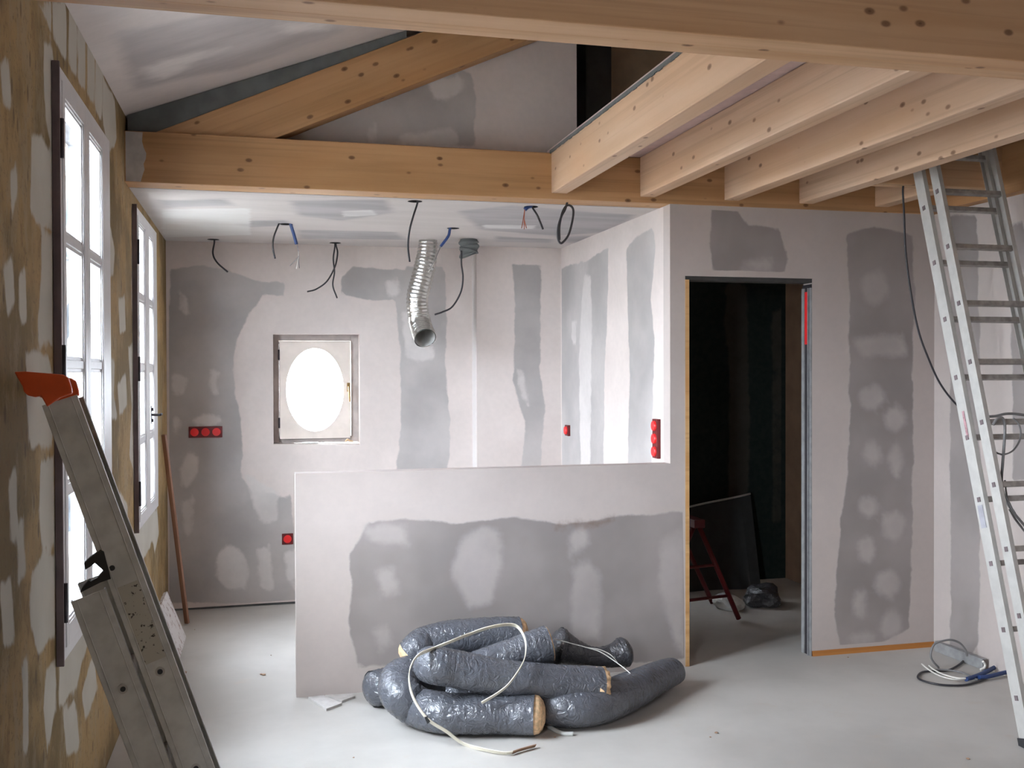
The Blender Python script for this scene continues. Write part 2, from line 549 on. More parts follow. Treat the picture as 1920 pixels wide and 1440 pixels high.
def beam(name, p0, p1, w, h, mat, label=None, cat=None, group=None, kind=None, bevel=0.004, parent=None, ends=None):
    """a squared timber; p0, p1 = middle of the BOTTOM face at both ends; local X runs along the grain"""
    p0, p1 = Vector(p0), Vector(p1)
    d = (p1 - p0); L = d.length; d.normalize()
    side = Vector((0, 0, 1)).cross(d)
    side = side.normalized() if side.length > 1e-3 else Vector((0, 1, 0))
    up = d.cross(side)
    R = Matrix((d, side, up)).transposed().to_4x4()
    R.translation = p0
    e0, e1 = ends if ends else (0, 0)       # extra length at the top of each end (slanted cuts)
    v = []
    for (x0, x1, z) in ((0, L, 0), (-e0, L + e1, h)):
        v += [(x0, -w / 2, z), (x1, -w / 2, z), (x1, w / 2, z), (x0, w / 2, z)]
    f = [(0, 3, 2, 1), (4, 5, 6, 7), (0, 1, 5, 4), (1, 2, 6, 5), (2, 3, 7, 6), (3, 0, 4, 7)]
    me = bpy.data.meshes.new(name)
    me.from_pydata(v, [], f)
    me.materials.append(mat)
    me.update()
    o = bpy.data.objects.new(name, me)
    if parent is not None:
        o.parent = parent
        o.matrix_local = world_of(parent).inverted() @ R
    else:
        o.matrix_world = R
    COL.objects.link(o)
    if bevel:
        b = o.modifiers.new('bevel', 'BEVEL'); b.width = bevel; b.segments = 2
    return tag(o, label, cat, group, kind)

# ---------------------------------------------------------------- key dimensions (metres)
D = 4.92            # front face of the partition with the doorway
XL = -0.615         # left wall
XH, XK = 0.148, 2.09
XD0, XD1, DH = 2.176, 2.927, 2.08
XR = 3.70
HH = 1.084
ZB = 2.457          # underside of the tie beam
ZJ = 2.487          # underside of the joists
ZT = 2.693          # top of the beams
YB, YB2, XS = 6.92, 6.76, 1.436
def roof_z(x): return 2.775 + 0.38 * (x + 0.6)

# ---------------------------------------------------------------- room shell
floor = MB().box((-1.0, -3.9, -0.15), (4.2, 7.2, 0)).build('floor', m_floor)
tag(floor, 'pale grey raw screed floor', kind='structure')

# left wall
lw_holes = [[(0.3, 1.0), (0.85, 1.0), (0.85, 2.0), (0.3, 2.0)],
            [(3.28, 0.70), (4.295, 0.70), (4.295, 2.50), (3.28, 2.50)],
            [(5.18, 0.81), (6.115, 0.81), (6.115, 2.38), (5.18, 2.38)]]
lw_light = [
 [(3.083,2.63), (3.277,2.7), (3.273,2.599), (3.197,2.609)], [(3.293,2.703), (3.516,2.778), (3.508,2.59), (3.403,2.592), (3.304,2.583)], [(3.563,2.789), (3.699,2.807), (3.69,2.591), (3.545,2.584)],
 [(3.74,2.808), (3.879,2.807), (3.869,2.585), (3.73,2.584)], [(3.924,2.794), (4.078,2.798), (4.056,2.584), (3.903,2.583)], [(4.116,2.795), (4.273,2.789), (4.236,2.58), (4.093,2.577)],
 [(4.298,2.753), (4.61,2.746), (4.667,2.593), (4.458,2.497), (4.276,2.577)],
 [(3.165,2.543), (3.287,2.567), (3.333,2.508), (3.306,2.236), (3.185,2.3), (3.16,2.426)], [(2.988,2.234), (3.139,2.247), (3.274,2.23), (3.305,2.008), (3.1,1.992), (2.966,2.011)],
 [(3.114,1.967), (3.312,1.993), (3.298,1.653), (3.06,1.662), (3.062,1.722), (3.109,1.847)], [(2.89,1.631), (3.203,1.622), (3.278,1.542), (3.239,1.358), (2.936,1.366), (2.909,1.486)],
 [(3.061,1.327), (3.285,1.319), (3.274,1.049), (3.093,1.067), (3.041,1.181)], [(2.955,1.025), (3.128,1.043), (3.265,1.022), (3.255,0.781), (3.025,0.772), (2.924,0.88), (2.915,0.968)],
 [(3.123,0.722), (3.259,0.699), (3.254,0.555), (3.142,0.463), (3.089,0.609)], [(3.308,0.688), (3.897,0.711), (3.916,0.632), (3.589,0.516), (3.301,0.531)],
 [(4.191,2.215), (4.443,2.197), (4.592,2.1), (4.539,1.98), (4.177,1.921)], [(4.189,1.634), (4.551,1.621), (4.513,1.481), (4.619,1.374), (4.286,1.378), (4.18,1.446)],
 [(4.171,1.258), (4.392,1.193), (4.376,0.891), (4.155,0.927)], [(5.166,2.375), (5.38,2.404), (5.347,1.84), (5.117,1.867)], [(4.99,1.696), (5.34,1.732), (5.299,1.037), (4.999,1.169), (5.111,1.417)],
 [(5.178,0.788), (6.179,0.788), (6.05,0.621), (5.383,0.587), (5.125,0.589)], [(4.685,1.053), (4.948,0.948), (4.856,0.642), (4.687,0.77)], [(5.996,0.66), (6.239,0.781), (6.352,0.605), (6.101,0.52)],
 [(2.667,1.832), (2.759,1.868), (2.788,1.762), (2.699,1.703)], [(2.779,1.189), (2.862,1.206), (2.892,1.03), (2.796,1.022)], [(2.625,1.058), (2.719,1.051), (2.746,0.897), (2.65,0.909)], [(2.658,2.322), (2.733,2.358), (2.772,2.248), (2.685,2.213)], [(2.837,1.822), (2.898,1.856), (2.917,1.715), (2.844,1.697)], [(4.68,1.899), (4.891,1.939), (4.919,1.769), (4.705,1.736)], [(4.627,1.525), (4.908,1.571), (4.937,1.422), (4.686,1.383)], [(3.368,0.517), (3.568,0.487), (3.659,0.293), (3.414,0.349)], [(2.701,1.307), (2.784,1.326), (2.807,1.158), (2.722,1.144)], [(2.824,0.821), (2.896,0.815), (2.9,0.57), (2.838,0.565)], [(2.744,2.081), (2.813,2.122), (2.833,2.043), (2.751,1.948)], [(3.667,0.474), (3.947,0.525), (4.026,0.382), (3.767,0.33)]]
wall_left = panel('wall_left', (XL, 0, 0), (0, 1, 0), (0, 0, 1),
      [(-3.6, 0), (YB, 0), (YB, roof_z(XL) + .02), (-3.6, roof_z(XL) + .02)], 0.12, m_old, holes=lw_holes, light=lw_light, grid=0.03)
# the wall faces +X: U x V = Y x Z = +X

# partition: half wall on the left, full height with the doorway on the right
pt_dark = [[(0.496,0.839), (0.681,0.848), (0.949,0.816), (1.225,0.833), (1.509,0.78), (1.8,0.816), (2.222,0.835), (2.221,0.047), (2.038,0.038), (1.336,0.062), (0.446,0.128), (0.403,0.315), (0.422,0.523), (0.413,0.68), (0.47,0.783)],
 [(2.337,2.439), (2.486,2.436), (2.533,2.366), (2.724,2.343), (2.788,2.2), (2.756,2.101), (2.346,2.104), (2.315,2.274)],
 [(3.131,2.327), (3.315,2.377), (3.554,2.34), (3.572,1.98), (3.555,1.558), (3.563,1.106), (3.541,0.11), (3.353,0.047), (3.1,0.049), (3.067,0.23), (3.1,0.672), (3.149,1.026), (3.166,1.382), (3.149,1.737), (3.165,1.974)]]
def E(c, ru, rv): return ell(c, ru, rv)
pt_light = [[(0.963,0.735), (1.073,0.798), (1.169,0.753), (1.169,0.591), (1.113,0.404), (1.002,0.383), (0.908,0.55)], [(1.523,0.738), (1.61,0.776), (1.639,0.678), (1.537,0.614)],
 [(1.552,0.544), (1.624,0.596), (1.697,0.509), (1.696,0.174), (1.536,0.185)], [(2.039,0.689), (2.161,0.74), (2.169,0.057), (2.105,0.147), (2.024,0.435)],
 [(0.534,0.596), (0.621,0.612), (0.639,0.485), (0.56,0.449)], [(0.52,0.294), (0.586,0.324), (0.612,0.235), (0.551,0.186)], [(0.47,0.822), (0.68,0.814), (0.693,0.72), (0.496,0.742)],
 [(2.518,2.159), (2.676,2.183), (2.682,2.105), (2.502,2.107)], [(3.175,1.752), (3.486,1.784), (3.521,1.664), (3.249,1.654)]]
for c, ru, rv in zip([(3.316,2.035), (3.3,1.425), (3.446,1.304), (3.3,1.112), (3.453,1.072), (3.277,0.814), (3.437,0.703), (3.267,0.576), (3.403,0.374), (3.224,0.28), (3.427,0.147), (3.234,0.076)],
                     (.085, .085, .07, .055, .04, .06, .07, .05, .08, .045, .07, .085), (.09, .07, .075, .065, .09, .065, .08, .07, .08, .085, .085, .035)):
    pt_light.append(E(c, ru, rv))
pt_stain = [[(1.452,0.802), (1.771,0.817), (1.771,0.778), (1.466,0.746)]]
wall_partition = panel('wall_partition', (0, D, 0), (1, 0, 0), (0, 0, 1),
      [(XH, 0), (XD0, 0), (XD0, DH), (XD1, DH), (XD1, 0.03), (XR, 0.03), (XR, ZB), (XK, ZB), (XK, HH), (XH, HH)],
      0.09, m_board_dim, dark=pt_dark, light=pt_light, stain=pt_stain)
trim = MB().box((XD1 + .005, D - .004, 0), (XR, D + .08, 0.03)).build('trim_1', m_plate)
tag(trim, 'orange-brown sole plate showing under the plasterboard right of the doorway', kind='structure')

# kitchen right wall
kw_dark = [[(6.762,2.298), (6.551,2.306), (6.208,2.301), (5.827,2.335), (5.849,1.893), (5.9,1.563), (5.923,0.994), (5.924,0.893), (6.812,0.801), (6.768,1.562), (6.778,1.941)],
           [(5.541,2.285), (5.436,2.334), (5.152,2.362), (5.114,2.263), (5.176,1.976), (5.131,1.739), (5.155,1.386), (5.18,0.971), (5.529,0.934), (5.483,1.563), (5.524,2.001)]]
kw_light = [[(6.263,2.22), (6.155,2.199), (6.124,1.907), (6.173,0.867), (6.351,0.849), (6.38,1.634), (6.32,2.059)], [(6.518,1.909), (6.424,1.922), (6.448,1.761), (6.531,1.782)]]
a0, a1 = Vector((2.045, YB2, 0)), Vector((XK, D + .09, 0))
kL = (a1 - a0).length
def kmap(polys): return [[(kL * (YB2 - p[0]) / (YB2 - D - .09), p[1]) for p in q] for q in polys]
panel('wall_kitchen_right', a0, (a1 - a0).normalized(), (0, 0, 1), [(0, 0), (kL, 0), (kL, ZB), (0, ZB)], -0.03 + 0.09, m_board,
      dark=kmap(kw_dark), light=kmap(kw_light))
# back wall of the kitchen, with the opening of the oval window
bk_dark = [[(-0.592,2.254), (-0.411,2.283), (-0.214,2.263), (-0.077,2.194), (0.15,2.192), (0.142,2.084), (0.01,2.096), (-0.085,1.962), (-0.165,1.819), (-0.194,1.569), (-0.144,1.212), (-0.135,1.033), (-0.153,0.89), (-0.085,0.781), (0.089,0.757), (0.124,0.72), (0.177,0.755), (0.227,0.008), (-0.666,0.061), (-0.619,1.22)],
           [(0.524,2.217), (0.597,2.299), (0.816,2.286), (1.002,2.297), (1.001,2.078), (0.742,2.074), (0.524,2.104)],
           [(0.957,2.318), (1.246,2.314), (1.256,1.94), (1.244,1.565), (1.281,1.227), (1.252,0.814), (0.891,0.824), (0.93,1.195), (0.925,1.751), (0.889,2.084), (0.945,2.159)]]
bk_light = [[(-0.304,0.361), (-0.242,0.422), (-0.156,0.389), (-0.105,0.297), (-0.113,0.111), (-0.227,0.124), (-0.308,0.2)], [(-0.475,1.246), (-0.407,1.294), (-0.271,1.285), (-0.261,1.249), (-0.34,1.215), (-0.441,1.217)], [(-0.136,0.926), (-0.05,0.852), (0.097,0.757), (0.088,0.577), (0.001,0.555), (-0.051,0.636)],
            [(-0.526,2.115), (-0.48,2.063), (-0.48,1.958), (-0.52,1.993)], [(-0.583,1.571), (-0.483,1.553), (-0.507,1.447), (-0.574,1.43)], [(-0.493,1.041), (-0.419,1.032), (-0.433,0.898), (-0.511,0.794), (-0.534,0.936)], [(-0.528,0.724), (-0.454,0.757), (-0.456,0.509), (-0.513,0.476)],
            [(0.133,0.358), (0.214,0.372), (0.213,0.082), (0.15,0.176)], [(-0.042,0.384), (0.035,0.417), (0.058,0.091), (-0.019,0.131)], [(-0.572,1.289), (-0.525,1.253), (-0.542,1.148), (-0.576,1.166)], [(-0.337,1.605), (-0.286,1.57), (-0.304,1.428), (-0.338,1.446)],
            [(0.823,2.194), (0.908,2.225), (0.934,2.14), (0.882,2.091), (0.823,2.113)], [(0.933,1.992), (1.001,2.011), (1.018,1.789), (0.962,1.751)], [(0.955,1.788), (1.169,1.752), (1.168,1.67), (1.055,1.64), (0.969,1.67)]]
WN = [(0.067,1.09), (0.646,1.074), (0.646,1.835), (0.067,1.831)]
panel('wall_back', (0, YB, 0), (1, 0, 0), (0, 0, 1), [(XL, 0.014), (XS + .02, 0.025), (XS + .02, ZB + .05), (XL, ZB + .05)], 0.2, m_board,
      holes=[WN], dark=bk_dark, light=bk_light)
panel('wall_back_boxing', (0, YB2, 0), (1, 0, 0), (0, 0, 1), [(XS, 0.025), (2.07, 0.025), (2.07, ZB), (XS, ZB)], 0.02, m_board,
      dark=[[(1.697,2.319), (1.898,2.323), (1.901,2.088), (1.892,1.563), (1.926,1.338), (1.89,0.812), (1.742,0.816), (1.782,1.19), (1.694,1.508), (1.708,2.085)]], light=[[(1.718,1.601), (1.772,1.582), (1.802,1.339), (1.744,1.414)]])
panel('wall_boxing_side', (XS, 0, 0), (0, -1, 0), (0, 0, 1), [(-YB, 0.025), (-YB2 - .0205, 0.025), (-YB2 - .0205, ZB), (-YB, ZB)], 0.02, m_board, grid=0.05,
      light=[[(-YB, 0), (-YB2, 0), (-YB2, ZB), (-YB, ZB)]])  # whole side toned light, for the window light falling on it
t2 = MB().box((XL, YB + .012, 0), (XS, YB + .1, 0.06)).build('trim_2', m_slate)
tag(t2, 'dark gap and floor track under the kitchen back wall', kind='structure')

# right wall, towards the camera
rw_dark = [[(4.785,2.43), (4.573,2.411), (4.545,1.558), (4.548,0.135), (4.698,-0.086), (4.777,-0.044)], [(4.326,2.319), (4.234,2.319), (4.175,1.029), (4.302,1.015)]]
panel('wall_right', (XR, 0, 0), (0, -1, 0), (0, 0, 1), [(-D, 0), (3.6, 0), (3.6, roof_z(XR)), (-D, roof_z(XR))], 0.15, m_board_dim,
      dark=[[(-p[0], p[1]) for p in q] for q in rw_dark], grid=0.05)

# gable wall above the kitchen
gb_dark = [[(0.037,2.683), (0.075,2.719), (0.387,2.861), (0.736,3.017), (0.985,3.129), (1.055,3.106), (1.076,2.943), (1.067,2.737)]]
gb_light = [[(0.818,3.063), (0.985,3.101), (1.018,3.035), (0.928,2.961), (0.859,2.97)], [(0.694,2.779), (0.956,2.821), (0.983,2.768), (0.955,2.731), (0.654,2.715)], [(0.52,2.815), (0.56,2.831), (0.559,2.737), (0.519,2.735)]]
panel('wall_gable', (0, 5.06, 0), (1, 0, 0), (0, 0, 1), [(XL, ZT - .02), (1.62, ZT - .02), (1.62, roof_z(1.62)), (XL, roof_z(XL))], 0.10, m_board,
      dark=gb_dark, light=gb_light)

# roof lining: one slope rising from the left wall
sl = math.sqrt(1 + 0.38 ** 2)
rf_dark = [[(-0.514,3.87), (-0.308,3.937), (-0.117,3.973), (0.154,4.309), (0.382,4.648), (0.168,4.713), (-0.118,4.745), (-0.365,4.644), (-0.53,4.626), (-0.525,4.244)], [(-0.332,4.23), (0.068,4.399), (0.312,4.696), (0.024,4.65), (-0.297,4.636)]]
rf_light = [[(-0.403,4.334), (-0.278,4.351), (-0.131,4.424), (-0.308,4.468), (-0.438,4.484)], [(-0.488,4.356), (-0.342,4.359), (-0.29,4.525), (-0.426,4.577)], [(0.066,4.297), (0.272,4.431), (0.305,4.579), (0.114,4.455)]]
def rmap(polys): return [[((p[0] - XL) * sl, -p[1]) for p in q] for q in polys]
panel('ceiling', (XL, 0, roof_z(XL)), (1 / sl, 0, 0.38 / sl), (0, -1, 0), [(0, -7.2), (4.55 * sl, -7.2), (4.55 * sl, 3.7), (0, 3.7)], 0.12, m_roof,
      dark=rmap(rf_dark), light=rmap(rf_light), grid=0.05)

# kitchen ceiling, dropping 2 cm towards the back; round openings for the lamp cables
kc_s = (2.442 - ZB) / (YB - 5.06)
HOLES = [(-0.31, 6.80), (0.139, 6.05), (0.475, 6.80), (0.768, 5.102 + .04), (1.13, 6.0), (1.398, 5.17)]
kc_dark = [[(1.46,6.267), (1.872,6.33), (1.883,6.492), (1.519,6.519)], [(-0.154,5.993), (0.144,5.883), (0.165,6.09), (-0.13,6.246)], [(1.863,6.176), (2.131,6.115), (2.129,6.437), (1.988,6.468)], [(0.143,5.263), (0.619,5.12), (0.697,5.521), (0.445,5.855), (0.199,5.712)], [(1.045,5.385), (1.288,5.15), (1.805,5.266), (2.034,5.29), (2.133,5.916), (1.829,6.183), (1.3,6.011)], [(-0.506,5.397), (-0.187,5.275), (-0.14,5.462), (-0.5,5.615)], [(0.217,6.258), (0.801,6.219), (0.913,6.548), (0.23,6.65)]]
kc_light = [[(-0.521,5.673), (-0.062,5.532), (-0.074,6.541), (-0.623,6.766)], [(0.421,5.529), (0.585,5.436), (0.619,5.615), (0.449,5.713)], [(1.274,5.814), (1.595,5.785), (1.614,5.916), (1.322,5.96)]]
def cmap(polys): return [[(p[0], -p[1]) for p in q] for q in polys]
Vk = Vector((0, -1, -kc_s)).normalized()
panel('ceiling_kitchen', (0, 0, ZB - 5.06 * kc_s), (1, 0, 0), (0, -1, -kc_s), [(XL, -7.0), (2.12, -7.0), (2.12, -5.075), (XL, -5.075)], 0.02, m_ceil,
      holes=[disc((x, -y), 0.038) for x, y in HOLES], dark=cmap(kc_dark), light=cmap(kc_light), grid=0.03)
dk = MB().box((XL, 5.06, ZB + .06), (4.0, 7.1, ZB + .16)).build('ceiling_plenum', m_fibre)
tag(dk, 'floor of the loft over the kitchen', kind='structure')

# loft behind the gable wall, and the unlit room behind the doorway
MB().box((1.60, 5.95, ZB + .16), (3.85, 6.0, 4.6)).build('wall_loft_back', plain('lightened_fibreboard', srgb(225, 200, 170), 0.9, var=0.12, scale=6))['kind'] = 'structure'  # fibreboard lightened here to stand in for light inside the loft
MB().box((XL, 7.02, ZB), (4.2, 7.12, 4.6)).build('wall_loft_end', m_fibre)['kind'] = 'structure'
MB().box((1.75, 5.3, ZB + .16), (1.9, 5.5, 4.2)).build('wall_loft_dark_band', m_membrane)['kind'] = 'structure'  # black box added to give the dark band at the loft opening
MB().box((3.85, D, 0), (4.0, 7.1, 4.6)).build('wall_right_far', m_fibre)['kind'] = 'structure'
MB().box((XR, D + .09, 0), (3.85, D + .2, ZB)).build('wall_right_return', m_fibre)['kind'] = 'structure'
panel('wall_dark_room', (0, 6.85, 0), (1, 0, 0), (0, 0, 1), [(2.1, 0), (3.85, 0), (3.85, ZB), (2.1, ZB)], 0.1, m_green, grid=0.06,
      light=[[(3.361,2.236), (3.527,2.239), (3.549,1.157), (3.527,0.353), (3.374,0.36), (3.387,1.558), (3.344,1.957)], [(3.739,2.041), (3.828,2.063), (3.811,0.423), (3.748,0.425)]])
MB().box((2.16, D + .09, ZB - .02), (3.85, 7.0, ZB + .05)).build('ceiling_dark_room', m_fibre)['kind'] = 'structure'
# rear wall behind the camera
panel('wall_rear', (0, -3.6, 0), (-1, 0, 0), (0, 0, 1), [(-XR, 0), (-XL, 0), (-XL, 4.4), (-XR, 4.4)], 0.2, m_board_dim,
      grid=0.2)

# ---------------------------------------------------------------- timbers
b = beam('tie_beam', (XL - .01, D + .07, ZB), (XR + .1, D + .07, ZB), 0.15, ZT - ZB, m_wood_o,
     'long orange-tinted pine tie beam carried across the room above the half wall', 'beam')
fb = empty('foreground_beam', (XL - .01, 2.51, ZB))
tag(fb, 'thick doubled honey pine beam nearest the camera, crossing the top of the view', 'beam')
beam('lamination', (XL - .01, 2.476, ZB), (XR + .05, 2.476, ZB), 0.092, ZT - ZB, m_wood, parent=fb)
beam('lamination', (XL - .01, 2.558, ZB + .002), (XR + .05, 2.558, ZB + .002), 0.070, ZT - ZB - .002, m_wood, parent=fb)
slope = 0.452
tb = bpy.data.objects['tie_beam']
MB().prism([(-.61, D - .0065, ZB + .003), (-.545, D - .0065, ZB + .002), (-.536, D - .0065, ZB + .035), (-.528, D - .0065, ZB + .06), (-.532, D - .0065, ZB + .085), (-.522, D - .0065, ZB + .11), (-.520, D - .0065, ZB + .135), (-.531, D - .0065, ZB + .16), (-.538, D - .0065, ZB + .19), (-.535, D - .0065, ZT - .005), (-.61, D - .0065, ZT - .004)], (0, .003, 0)).build('plaster_smear', m_offcut, tb)
def rafter():
    d = Vector((1, 0, slope)).normalized(); up = Vector((-slope, 0, 1)).normalized()
    o3 = Vector((-.49, D + .075, ZT))
    poly = [(-.49, ZT + .001), (0.055, ZT + .001), (1.95, ZT + slope * 1.895), (1.95, roof_z(1.95) - .004), (1.215, roof_z(1.215) - .004)]
    loc = [((Vector((x, 0, z)) - Vector((-.49, 0, ZT))).dot(d), (Vector((x, 0, z)) - Vector((-.49, 0, ZT))).dot(up)) for x, z in poly]
    v = [(a, -.055, c) for a, c in loc] + [(a, .055, c) for a, c in loc]
    f = [(0, 1, 2, 3, 4), (9, 8, 7, 6, 5)] + [(i, i + 5, (i + 1) % 5 + 5, (i + 1) % 5) for i in range(5)]
    me = bpy.data.meshes.new('rafter'); me.from_pydata(v, [], f); me.materials.append(m_wood_o); me.update()
    o = bpy.data.objects.new('rafter', me)
    R = Matrix((d, Vector((0, 1, 0)), up)).transposed().to_4x4(); R.translation = o3
    o.matrix_world = R
    COL.objects.link(o)
    bv = o.modifiers.new('bevel', 'BEVEL'); bv.width = 0.003; bv.segments = 2
    tag(o, 'sloping orange pine rafter rising to the right off the tie beam', 'rafter')
rafter()
# slate-grey sealing strip filling the wedge between rafter and roof lining
ss = MB().prism([(-.605, D + .125, ZT), (-.49, D + .125, ZT), (.70, D + .125, ZT + slope * 1.19), (.70, D + .125, roof_z(.70) - .002), (-.605, D + .125, roof_z(-.605) - .002)], (0, -.10, 0)).build('sealing_strip', m_slate, origin=(-.6, D, ZT))
tag(ss, 'slate grey sealing strip wedged between the rafter and the sloping ceiling', 'sealing strip')

# joists
JX = [1.434, 1.917, 2.397, 2.841]
jl = ['palest pine joist, first from the left, starting above the looped black cable',
      'knotty pine joist, second from the left in the mezzanine frame',
      'pine joist, third from the left, ending above the dark doorway',
      'pine joist, fourth from the left, passing in front of the extension ladder top']
for i, x in enumerate(JX):
    beam('joist', (x + .045, D - .005, ZJ), (x + .045, 2.59, ZJ), 0.085, ZT - ZJ, m_wood_l, jl[i], 'joist', 'joists of the mezzanine frame')
beam('joist', (3.31 + .045, D - .005, ZJ), (3.355, 4.38, ZJ), 0.085, ZT - ZJ, m_wood_l,
     'short pine joist behind the extension ladder, between tie beam and hatch trimmer', 'joist', 'joists of the mezzanine frame')
beam('hatch_trimmer', (2.93, 4.335, ZJ), (XR - .08, 4.335, ZJ), 0.085, ZT - ZJ, m_wood,
     'short pine trimmer across the hatch, behind the top of the extension ladder', 'beam')
beam('wall_plate', (XR - .04, D - .005, ZB), (XR - .04, 2.59, ZB), 0.08, 0.30, m_wood_o,
     'dark orange pine wall plate along the top of the right wall', 'beam')
# mezzanine decking with its hatch
dkb = MB().box((1.434, 2.60, ZT + .002), (2.93, 4.98, ZT + .022)).box((2.93, 4.38, ZT + .002), (XR, 4.98, ZT + .022)).build('mezzanine_decking', m_deck, origin=(2.9, 3.7, ZT))
tag(dkb, 'pinkish decking boards lying on top of the joists', 'decking')
fr = MB()
for i in range(60):
    y = 2.7 + i * 0.037
    fr.box((1.429, y, ZT - .002 - random.random() * .005), (1.4335, y + .037, ZT + .012))
mb_ = fr.build('edge_membrane', m_slate, parent=dkb)

# ---------------------------------------------------------------- left windows
def casement(n, y0, y1, z0, z1, o1, o2, gz, mz, lab, handle=None):
    """two-leaf window with its frame standing slightly proud of the wall"""
    XF = -0.590
    r = empty('window_%d' % n, (XF, y0, z0))
    tag(r, lab, kind='structure')
    # fixed frame
    f = MB()
    ln_ = MB()
    ln_.box((-.742, y0 + .002, z0 + .002), (-.681, y0 + .03, z1 - .002)).box((-.742, y1 - .05, z0 + .002), (-.681, y1 - .002, z1 - .002))
    ln_.box((-.742, y0 + .03, z0 + .002), (-.681, y1 - .05, z0 + .035)).box((-.742, y0 + .03, z1 - .035), (-.681, y1 - .05, z1 - .002))
    ln_.build('dimming_lining', m_lining, r)  # dark lining added so the panes look less blown out
    f.box((-.68, y0, z0), (XF - .004, y0 + .03, z1)).box((-.68, y1 - .05, z0), (XF - .004, y1, z1))
    f.box((-.68, y0 + .03, z0), (XF - .004, y1 - .05, z0 + .035)).box((-.68, y0 + .03, z1 - .035), (XF - .004, y1 - .05, z1))
    f.build('window_frame', m_paint, r, bevel=.002)
    MB().box((-.613, y0 - .012, z0 - .01), (XF - .002, y0 - .0005, z1 + .01)).build('frame_edge', m_shade_scuff, r)['label'] = 'dark strip added for the shaded side of the frame'
    mid = (o1[1] + o2[0]) / 2
    for (a, b2, s0, s1) in ((y0 + .032, mid - .001, o1[0], o1[1]), (mid + .001, y1 - .052, o2[0], o2[1])):
        lf = MB()
        xa, xb = -.622, XF
        lf.box((xa, a, z0 + .037), (xb, s0, z1 - .037)).box((xa, s1, z0 + .037), (xb, b2, z1 - .037))
        lf.box((xa, s0, z0 + .037), (xb, s1, gz[0])).box((xa, s0, gz[1]), (xb, s1, z1 - .037))
        leaf = lf.build('sash', m_paint, r, bevel=.0015)
        # stepped moulding around the glass
        mo = MB()
        for k, (w, x) in enumerate(((.008, XF - .004), (.016, XF - .009))):
            mo.box((xa + .002, s0, gz[0]), (x, s0 + w, gz[1])).box((xa + .002, s1 - w, gz[0]), (x, s1, gz[1]))
            mo.box((xa + .002, s0, gz[0]), (x, s1, gz[0] + w)).box((xa + .002, s0, gz[1] - w), (x, s1, gz[1]))
        mo.build('glazing_bead', m_paint, leaf)
        mu = MB()
        for z in mz:
            mu.box((xa + .002, s0, z - .014), (XF - .006, s1, z + .014)).box((xa + .002, s0, z - .026), (XF - .011, s1, z + .026))
        mu.build('muntin', m_paint, leaf, bevel=.002)
        MB().box((-.609, s0, gz[0]), (-.605, s1, gz[1])).box((-.619, s0, gz[0]), (-.616, s1, gz[1])).build('pane', m_glass, leaf)
    for z in (z0 + .18, (z0 + z1) / 2, z1 - .22):
        MB().cyl((XF + .001, y0 + .004, z - .06), (XF + .001, y0 + .004, z + .06), .007, n=10).build('hinge', m_iron, r)
    if handle:
        hy, hz = handle
        h = MB().cyl((XF, hy, hz + .03), (XF + .012, hy, hz + .03), .010, n=10)
        h.cyl((XF, hy, hz - .03), (XF + .012, hy, hz - .03), .010, n=10)
        h.box((XF, hy - .012, hz - .05), (XF + .004, hy + .012, hz + .05))
        h.cyl((XF + .002, hy, hz), (XF + .045, hy, hz), .007, n=10).cyl((XF + .045, hy - .004, hz), (XF + .045, hy + .10, hz), .007, n=10)
        h.build('handle', m_iron, r)
casement(1, 3.275, 4.30, .69, 2.505, (3.345, 3.685), (3.79, 4.085), (.79, 2.425), (1.995, 1.60, 1.21),
         'tall white two-leaf window nearest the camera in the left wall, behind the stepladder')
casement(2, 5.175, 6.12, .80, 2.385, (5.235, 5.51), (5.68, 5.91), (.87, 2.32), (1.955, 1.60, 1.235),
         'tall white two-leaf window of the kitchen, under the lowered ceiling', handle=(5.72, 1.345))

